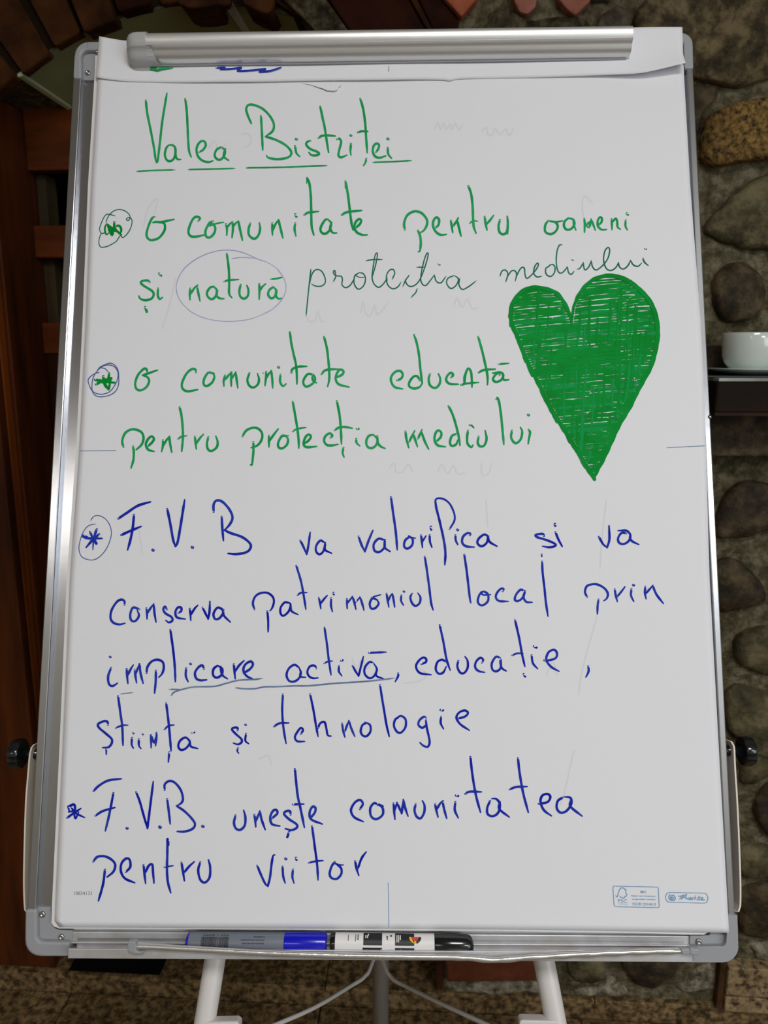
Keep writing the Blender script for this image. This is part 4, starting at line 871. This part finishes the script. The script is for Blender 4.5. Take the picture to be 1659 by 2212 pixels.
word('patrimoniul','blue',4.5,X2,"38,505 25,450 45,395 90,365 150,362 195,395 207,440 190,495 172,518; 150,520 157,600 157,700; 340,450 300,445 265,490 265,540 290,560 335,520 350,460 315,440; 350,470 360,520 415,550; 400,128 440,260 465,390 483,505; *3.8 410,382 440,362 492,360; 595,405 605,450 612,500; 610,455 640,415 668,385; 702,408 700,470 712,525; 722,362 724,375; 838,415 838,460 840,498; 842,450 885,395; 885,395 900,440 915,505; 915,440 950,400; 950,400 965,440 985,512; 1100,425 1060,410 1035,450 1045,495 1080,495 1112,455 1095,420; *3.4 1050,400 1130,378; 1180,370 1190,430 1200,485; 1195,430 1215,385 1230,372; 1230,372 1240,420 1250,485; 1308,385 1305,430 1325,468; *3.8 1328,350; 1400,370 1385,400 1400,450 1430,475 1465,450 1472,400 1450,365; 1510,50 1530,180 1550,330 1565,450 1582,510")
word('local','blue',4.6,X3,"515,90 540,260 560,430 575,560 585,610; 720,490 680,520 660,590 680,630 720,635 770,590 770,520 730,490 690,495; *3.6 690,500 720,525 800,522; 930,485 940,460 910,458 870,500 855,550 890,590 990,595; 1160,480 1120,470 1075,520 1060,575 1090,592 1140,560 1165,490; 1172,485 1155,550 1185,600 1248,605; *3.4 1350,90 1352,108; 1355,165 1360,280 1380,450 1395,600 1418,755")
word('prin','blue',4.6,X4,"740,548 718,490 740,430 800,410 860,415 930,455 965,510 955,560 922,588; 865,575 855,640 852,732; 1040,465 1050,530 1068,598; 1065,545 1110,490 1150,437; 1220,462 1215,530 1245,595; 1240,418; 1370,435 1365,500 1378,568; 1375,510 1410,470 1450,425; 1450,425 1490,520 1565,618")
Y1=(220,1340,a4); Y2=(590,1330,a5); Y3=(880,1320,a4)
word('implicare','blue',4.9,Y1,"80,410 55,480 60,545 90,568 135,543; *4 70,315; 215,420 218,480 225,545; 222,475 250,420 272,385; 285,430 290,480 300,540; 292,460 325,378; 325,378 335,460 357,545; 385,455 395,400 430,355 480,340 525,360 535,410 520,460 492,492; 467,435 465,530 455,630; 592,82 615,250 630,400 635,530; 728,415 725,480 745,530; *4 764,375; 880,420 870,390 840,400 805,450 815,500 850,518 905,514; 1000,390 965,420 960,470 990,495 1035,470 1040,420 1000,390; 1025,400 1040,470 1085,505; 1140,380 1145,440 1152,505; 1148,445 1185,390 1228,348; 1225,455 1280,420 1305,380 1285,355 1240,380 1222,430 1250,480 1310,510")
word('u','slate',3.4,Y1,"*2.2 160,636 210,630 272,624; 585,596 690,598; 600,648 625,620 700,595 800,575 970,570 1070,545 1180,518 1320,510 1390,500; 1158,582 1220,590 1320,590 1400,575 1500,573 1660,566 1800,564 2000,545 2240,530 2400,515 2530,498",name='underline',t1=0.3,label='slate-blue wavy underline')
word('activa','blue',4.5,Y2,"280,560 230,530 170,570 145,640 170,700 220,712 275,680 300,620 280,560; 300,600 295,655 350,665; 465,570 450,540 400,545 370,600 385,650 430,675 485,672; 555,128 580,300 600,470 625,640; *3.8 550,515 590,495 640,490; 712,540 710,600 742,650; 735,487 750,480; 858,540 890,600 922,650; 922,650 945,560 975,440; 1080,510 1040,500 990,560 990,630 1040,675 1090,650 1120,580 1090,520; 1115,600 1115,650 1190,680; *4.4 1035,400 1220,393; 1350,620 1350,650 1318,712")
word('educatie','blue',4.6,Y3,"122,458 160,440 160,410 130,403 90,440 75,485 110,535 205,550;335,440 300,420 260,440 245,500 270,540 310,530 335,480;280,122 310,260 335,400 355,470 370,510;440,430 432,480 455,530 490,535 520,490 520,430 498,393;645,445 655,420 630,403 595,435 585,480 610,515 668,530;800,405 765,395 730,450 735,505 770,520 805,490 810,420;800,430 815,490 855,518;930,78 965,230 990,370 1015,478;*3.8 905,382 950,365 1000,368;1005,545 1018,565;1073,382 1085,450 1125,498;1093,305 1115,315;1200,430 1275,410 1293,370 1270,335 1220,355 1200,420 1240,480 1310,520;1185,425 1205,425")
word('educatie','blue',4.6,Y3,"1562,475 1565,520 1542,570",name='handwritten_comma')
Z1=(200,1480,a5); Z2=(480,1480,a5); Z3=(720,1460,a5)
word('stiinta','blue',4.8,Z1,"165,428 160,395 120,390 60,420 70,460 140,520 205,580 205,630 170,670 108,675; 148,680 148,748; 275,118 300,300 320,450 328,650; *4 250,462 320,435 382,432; 425,570 422,640 440,680; *3.4 438,518; 500,585 500,650 522,685; *3.4 540,530; 630,540 632,610 632,675; 632,545 665,620 690,540; 690,515 690,560 680,655; 795,195 820,400 835,560 847,710; *4 775,478 820,440 880,430; 828,725 818,830; 1040,590 1000,565 945,600 925,660 955,700 1010,680 1050,620 1020,575; 1050,600 1060,660 1135,685; *3.4 1070,515 1100,510")
word('si','blue',4.6,Z2,"165,488 165,460 120,460 105,480 150,530 205,580 210,615 170,640 120,625; 172,680 162,710 178,735; 257,525 250,600 285,632; *4 250,427")
word('tehnologie','blue',4.6,Z2,"655,100 648,260 655,400 670,520 690,630; 560,445 620,412 718,408; 850,525 872,485 850,460 815,500 785,560 810,605 890,608; 950,100 985,270 1010,420 1035,555; 1035,460 1060,410 1105,400 1125,470 1140,540 1175,550; 1295,415 1305,490 1325,562; 1325,500 1345,440 1368,385; 1368,385 1395,470 1432,555; 1560,410 1515,430 1495,500 1520,545 1560,550 1600,500 1595,430 1540,400; 1704,0 1724,130 1749,280 1774,430 1804,555; 1914,345 1869,370 1854,440 1889,505 1934,510 1979,450 1979,370 1934,332 1899,340; 2199,355 2179,340 2129,380 2119,430 2159,460 2199,430 2199,380; 2199,380 2209,460 2229,550 2239,620 2219,665 2174,655 2134,620; 2364,340 2359,410 2389,472; 2359,268 2384,272; 2544,360 2619,340 2654,300 2619,273 2559,295 2529,350 2569,420 2669,488")
V1=(130,1640,a5); V2=(480,1640,a4); V3=(860,1620,a4); V4=(150,1760,a4); V5=(520,1760,a5)
word('s','blue',4.2,V1,"85,510 100,570; 85,510 150,490 155,550 90,570; 75,632 150,580 225,530; *3.4 120,520 165,580 265,630; *3.4 150,580 165,640 200,570",name='bullet_star')
word('FVB','blue',4.8,V1,"358,345 420,285 520,230 660,211;575,365 545,520 520,640 487,775;380,610 460,560 590,522;720,745")
word('FVB','blue',4.8,V1,"820,355 860,460 905,620 942,745;942,745 975,480 1005,240;*5.4 1075,732")
word('FVB','blue',4.8,V1,"1127,330 1130,270 1180,235 1240,255 1300,330 1325,420 1310,470 1258,505;1258,505 1340,560 1420,640 1455,700 1430,750 1350,780 1262,780;1155,430 1172,560 1188,700;*5.4 1538,724")
word('uneste','blue',5.0,V2,"115,485 102,550 120,600 160,608 195,570 200,500 185,440; 278,480 285,530 290,585; 290,535 325,450; 325,450 340,520 372,610; 430,510 475,470 470,440 440,445 415,500 430,560 498,577; 590,480 585,448 550,450 535,475 580,520 640,560 645,590 600,612 545,600; 578,630 562,672; 628,85 650,300 675,420 710,590; 612,390 705,388; 765,505 800,460 805,420 780,410 755,460 770,520 865,560")
word('comunitatea','blue',4.9,V2,"1190,430 1215,385 1190,352 1145,375 1112,440 1140,500 1220,540; 1340,395 1315,378 1280,420 1285,490 1330,518 1385,480 1385,420 1350,390 1390,405; 1480,380 1485,450 1492,520; 1490,440 1510,375; 1510,375 1550,470; 1550,470 1565,350; 1565,350 1580,420 1605,492; 1671,390 1661,442 1679,495 1714,510 1744,460 1747,400 1729,358; 1839,390 1849,440 1864,500; 1854,430 1884,380 1909,358; 1904,370 1919,440 1939,512; 2014,370 2009,440 2039,508; 2019,313 2037,316; 2144,-20 2159,120 2189,300 2231,460; 2099,298 2139,280 2239,282; 2314,360 2289,420 2294,475 2339,492 2384,460 2399,390 2369,345 2329,340; 2399,370 2394,430 2479,500; 2554,-10 2569,120 2599,290 2644,460; 2484,260 2539,240 2634,236; 2734,385 2809,370 2834,325 2809,300 2764,315 2749,370 2779,440 2844,490; 2944,330 2899,360 2889,420 2919,460 2969,450 3014,390 3009,335 2959,325; 3009,360 3009,410 3109,492")
word('pentru','blue',5.0,V4,"205,405 240,365 300,358 360,385 395,430 380,490 325,538; 307,475 290,600 250,745; 487,495 525,450 520,390 490,378 450,420 445,490 480,550 565,588; 640,435 648,510 658,595; 655,500 685,440 715,430 722,500 730,590; 847,208 845,350 842,470 850,580 875,675; *5.6 848,215 852,260; *4 820,452 895,440; 968,412 980,490 993,570; 990,500 1030,450 1078,405; 1130,410 1112,480 1130,560 1170,585 1210,540 1215,450 1200,388")
word('viitor','blue',4.8,V5,"178,548 220,650 265,745 292,770; 292,770 315,680 335,520 350,440 368,435; 452,560 458,660 480,738; 484,475; 565,590 558,670 575,738; 597,465 602,485; 770,120 800,350 825,540 835,705; *4.2 735,518 820,500 890,495; 1015,510 980,560 960,640 985,685 1040,690 1085,640 1085,580 1050,545 1010,520; *3.6 1010,520 1060,540 1110,542; 1235,500 1250,580 1275,655; 1265,580 1305,470 1355,400")
# marks on the torn stub
hst = lambda x, y: 0.0136
K1=(0,0,2.963)
word('g','green',3.6,K1,"950,436 1000,432 960,438 1010,447 1050,432 1000,450 1060,437 1105,432",name='ink_scribble',hf=hst)
word('b','blue',3.4,K1,"1385,434 1440,432 1410,442 1480,440 1545,432 1520,452 1600,450 1700,440 1660,458 1730,452 1800,430",name='ink_scribble',hf=hst)
# heart, hatched with a felt pen
HT = [(710,545),(702,480),(655,365),(565,245),(430,195),(310,190),(205,240),(125,350),(108,450),(118,540),(162,650),(205,760),(262,900),(332,1040),(402,1180),(455,1290),(515,1400),(575,1500),(635,1590),(705,1700),(765,1800),(852,1950),(940,2070),(980,1990),(1030,1900),(1105,1740),(1188,1560),(1295,1380),(1358,1250),(1428,1120),(1508,970),(1555,800),(1575,650),(1558,480),(1498,330),(1400,215),(1270,115),(1150,74),(1060,70),(945,102),(855,170),(785,265),(735,380),(712,545)]
HT = [(1080+x/4.608, 580+y/4.608) for x, y in HT]
V = []; Fc = []; V2_ = []; F2_ = []
def inside_spans(y, slope, poly, x_ref=1260):
    xs = []
    for (x0, y0), (x1, y1) in zip(poly, poly[1:]+poly[:1]):
        f0 = y0-(y+slope*(x0-x_ref)); f1 = y1-(y+slope*(x1-x_ref))
        if f0*f1 < 0: t = f0/(f0-f1); xs.append(x0+(x1-x0)*t)
    xs.sort(); return [(xs[i], xs[i+1]) for i in range(0, len(xs)-1, 2)]
zz = 0
def hstroke(pts, wd, light=False):
    global zz
    zz += 1
    stroke_geo(V2_ if light else V, F2_ if light else Fc, pts, wd, zz*1.0e-6 - (2e-6 if light else 0), 0.8, 0.75, hs, 0.12)
y = 588
while y < 1032:
    dens = 5.5 if y < 700 else 5.0
    for a_, b_ in inside_spans(y, -0.09, HT):
        a_ += 3; b_ -= 3
        if b_-a_ < 6: continue
        x = a_
        while x < b_-4:
            l = R.uniform(50, 150); x1 = min(b_, x+l)
            yy = lambda q: y-0.09*(q-1260)+R.uniform(-1.0, 1.0)
            hstroke([(x, yy(x)), ((x+x1)/2, yy((x+x1)/2)-1), (x1, yy(x1))], R.uniform(4.0, 6.4), R.random() < .22)
            x = x1 - R.uniform(-3, 14)
    y += dens
for k in range(64):                                       # crossing strokes, mostly lower and right
    x = R.uniform(1150, 1400); ys = [p[1] for p in HT]
    cand = [(588+i*5) for i in range(88)]
    ins = [yy for yy in cand if any(a_+8 < x < b_-8 for a_, b_ in inside_spans(yy+0.09*(x-1260), -0.09, HT))]
    if len(ins) < 8: continue
    y0 = R.choice(ins[:-6]); y1 = min(ins[-1]-6, y0+R.uniform(40, 140))
    if y1-y0 > 15: hstroke([(x, y0), (x-2, (y0+y1)/2), (x-5+R.uniform(-4, 4), y1)], R.uniform(3.2, 5.5), R.random() < .35)
for k in range(10):                                       # dense middle
    y0 = R.uniform(755, 815); x0 = R.uniform(1175, 1230); x1 = R.uniform(1290, 1385); hstroke([(x0, y0), ((x0+x1)/2, y0-5), (x1, y0-9)], 6)
for off, wd in ((0, 8), (2.5, 5), (-1.5, 5)):
    cx_, cy_ = 1260, 780
    q = [(x+(cx_-x)*off/150, y+(cy_-y)*off/200) for x, y in HT]
    hstroke(q[1:23], wd); hstroke(q[22:-1], wd)
hstroke([HT[3], HT[2], HT[1], HT[0]], 5.5); hstroke([HT[-4], HT[-3], HT[-2], HT[-1], (HT[0][0], HT[0][1]+4)], 5.5)
for i in range(7, 22):                                    # ragged overlapping strokes on the left flank
    x0, y0 = HT[i]; x1, y1 = HT[i+1]; hstroke([(x0-R.uniform(-1, 2), y0), (x1-R.uniform(-2, 2.5), y1+6)], R.uniform(7, 10), R.random() < .3)
for i in range(23, 34, 1):
    x0, y0 = HT[i]; x1, y1 = HT[i+1]; hstroke([(x0-R.uniform(-1, 3), y0), (x1-R.uniform(0, 4), y1)], R.uniform(6, 9), R.random() < .3)
heart = link('heart_drawing', mesh('heart_drawing', V, Fc), M['heart'], PAD); heart['label'] = 'large hatched green heart'
link('pen_hatching', mesh('pen_hatching', V2_, F2_), M['heart2'], heart)
# printed marks
word('l','print_d',1.3,(0,0,1),"171,974 250,973; 1440,967 1522,963",name='crop_mark',t1=1)
word('l','print',1.5,(0,0,1),"838.5,1906 839.5,1950 840,2004",name='crop_mark',t1=1)
word('l','print_d',1.1,(0,0,1),"840,140 840,154",name='crop_mark',t1=1,hf=hst)
LG=(1300,1880,6.381)
word('f','print',1.6,LG,"180,218 470,225 760,232 778,240 785,370 792,505 780,515 480,508 190,500 172,490 163,370 156,232 180,218",name='printed_frame',t1=1)
word('t','print',2.0,LG,"192,345 210,370 225,330 240,280 265,245 300,245 320,265 335,295 330,310 345,330 340,355 315,362 320,370 300,382 280,380 262,372 250,355; 332,258 340,262",name='printed_tree',t1=1)
word('f','print',1.6,LG,"930,305 1150,310 1400,316 1440,330 1465,375 1450,430 1410,452 1150,446 950,440 900,425 880,375 895,325 930,305",name='printed_frame',t1=1)
word('h','print',2.4,LG,"975,390 960,380 975,365 990,380 975,400 950,385 960,350 990,345 1012,375 1005,410 970,418 935,400 925,365 940,335; *4 968,392 980,395; *2 1065,400 1100,370 1060,355; 1090,350 1130,345 1170,335; 1100,400 1130,350 1160,340 1165,360 1140,372 1110,375 1150,372 1165,390 1180,395 1200,385; 1215,375 1200,395 1215,408 1235,395 1225,375; 1250,375 1252,405; 1252,385 1270,375; 1295,350 1285,400; 1320,375 1318,408; 1345,355 1340,405 1355,408; 1330,372 1360,372; 1370,378 1395,376 1372,406 1415,408",name='printed_logo',t1=1)
def print_text(txt, cx_, cy_, hpx, wpx, m, bold=False, slope=0.012):
    cu = bpy.data.curves.new('t', 'FONT'); cu.body = txt; cu.size = 1.0; cu.align_x = 'CENTER'; cu.align_y = 'CENTER'; cu.resolution_u = 3
    if bold: cu.offset = 0.012
    o = bpy.data.objects.new('t', cu); COL.objects.link(o); bpy.context.view_layer.update()
    me = bpy.data.meshes.new_from_object(o.evaluated_get(bpy.context.evaluated_depsgraph_get())); bpy.data.objects.remove(o)
    xs = [v.co.x for v in me.vertices]; ys = [v.co.y for v in me.vertices]; x0, x1, y0, y1 = min(xs), max(xs), min(ys), max(ys)
    for v in me.vertices:
        px = cx_ + (v.co.x-(x0+x1)/2)/(x1-x0)*wpx; py = cy_ - (v.co.y-(y0+y1)/2)/(y1-y0)*hpx + (px-cx_)*slope
        v.co = P(px, py, hs(px, py)+0.0002)
    me.materials.clear(); link('printed_text', me, M[m], PAD)
def lg(x, y): return 1300+x/6.381, 1880+y/6.381
for t_, x, y, h, w_ in (('MIX', 575, 298, 5.5, 13), ('Papier aus verantwor-', 580, 357, 4.6, 55), ('tungsvollen Quellen', 580, 402, 4.6, 51), ('FSC\u00ae C014613', 585, 466, 6, 50), ('FSC', 288, 422, 7, 20), ('www.fsc.org', 288, 465, 2.6, 20)):
    c_ = lg(x, y); print_text(t_, c_[0], c_[1], h, w_, 'print', True, 0.02)
print_text('10834133', 179.5, 1929.5, 7.5, 39, 'print_g', True, 0.0)
# faint writing showing through from the sheet below
gh = [(940,260,[(0,20),(6,5),(12,20),(18,6),(24,20),(32,8),(36,20),(44,6),(52,20),(60,8)]), (1040,275,[(0,10),(10,0),(14,14),(24,16),(30,2),(40,16),(52,4),(60,18),(70,2)]),
 (660,650,[(0,30),(10,45),(22,40),(26,22),(34,44),(44,44)]), (780,640,[(0,35),(4,12),(10,36),(20,42),(30,20),(34,40),(46,30),(58,14)]), (980,640,[(0,20),(8,4),(18,24),(30,6),(40,26),(55,24)]),
 (945,990,[(0,30),(10,14),(22,34),(34,16),(44,34),(60,30)]), (840,995,[(0,16),(12,6),(16,26),(30,24),(42,8),(52,26)]), (1040,1000,[(0,0),(2,26),(16,22),(22,0)]),
 (310,430,[(0,60),(10,20),(30,0),(24,30)]), (380,600,[(0,0),(-14,60),(-30,110)]), (1050,1080,[(0,0),(4,60)]), (1280,440,[(0,0),(-16,-16),(-22,6),(-14,60)]), (1310,1080,[(0,0),(-10,90),(-14,150)]),
 (760,1420,[(0,0),(10,26),(22,4),(34,24),(44,2)]), (900,1440,[(0,0),(20,14),(10,30),(-30,36)]), (1180,1430,[(0,30),(14,0),(24,30)]), (1250,1330,[(40,0),(10,110),(0,170)]), (450,300,[(0,20),(14,6),(24,24),(40,8)]), (520,290,[(0,0),(18,0),(22,18),(8,30)]),
 (560,1640,[(0,0),(20,-8),(26,14)]), (300,1140,[(0,0),(8,60)]), (1240,1620,[(0,0),(-20,90),(-30,120)])]
V = []; Fc = []
for i, (x, y, pts) in enumerate(gh): stroke_geo(V, Fc, [(x+a_, y+b_) for a_, b_ in pts], 3.2, -0.00006+i*2e-7, .8, .5)
link('show_through', mesh('show_through', V, Fc), M['ghost'], PAD)['kind'] = 'stuff'
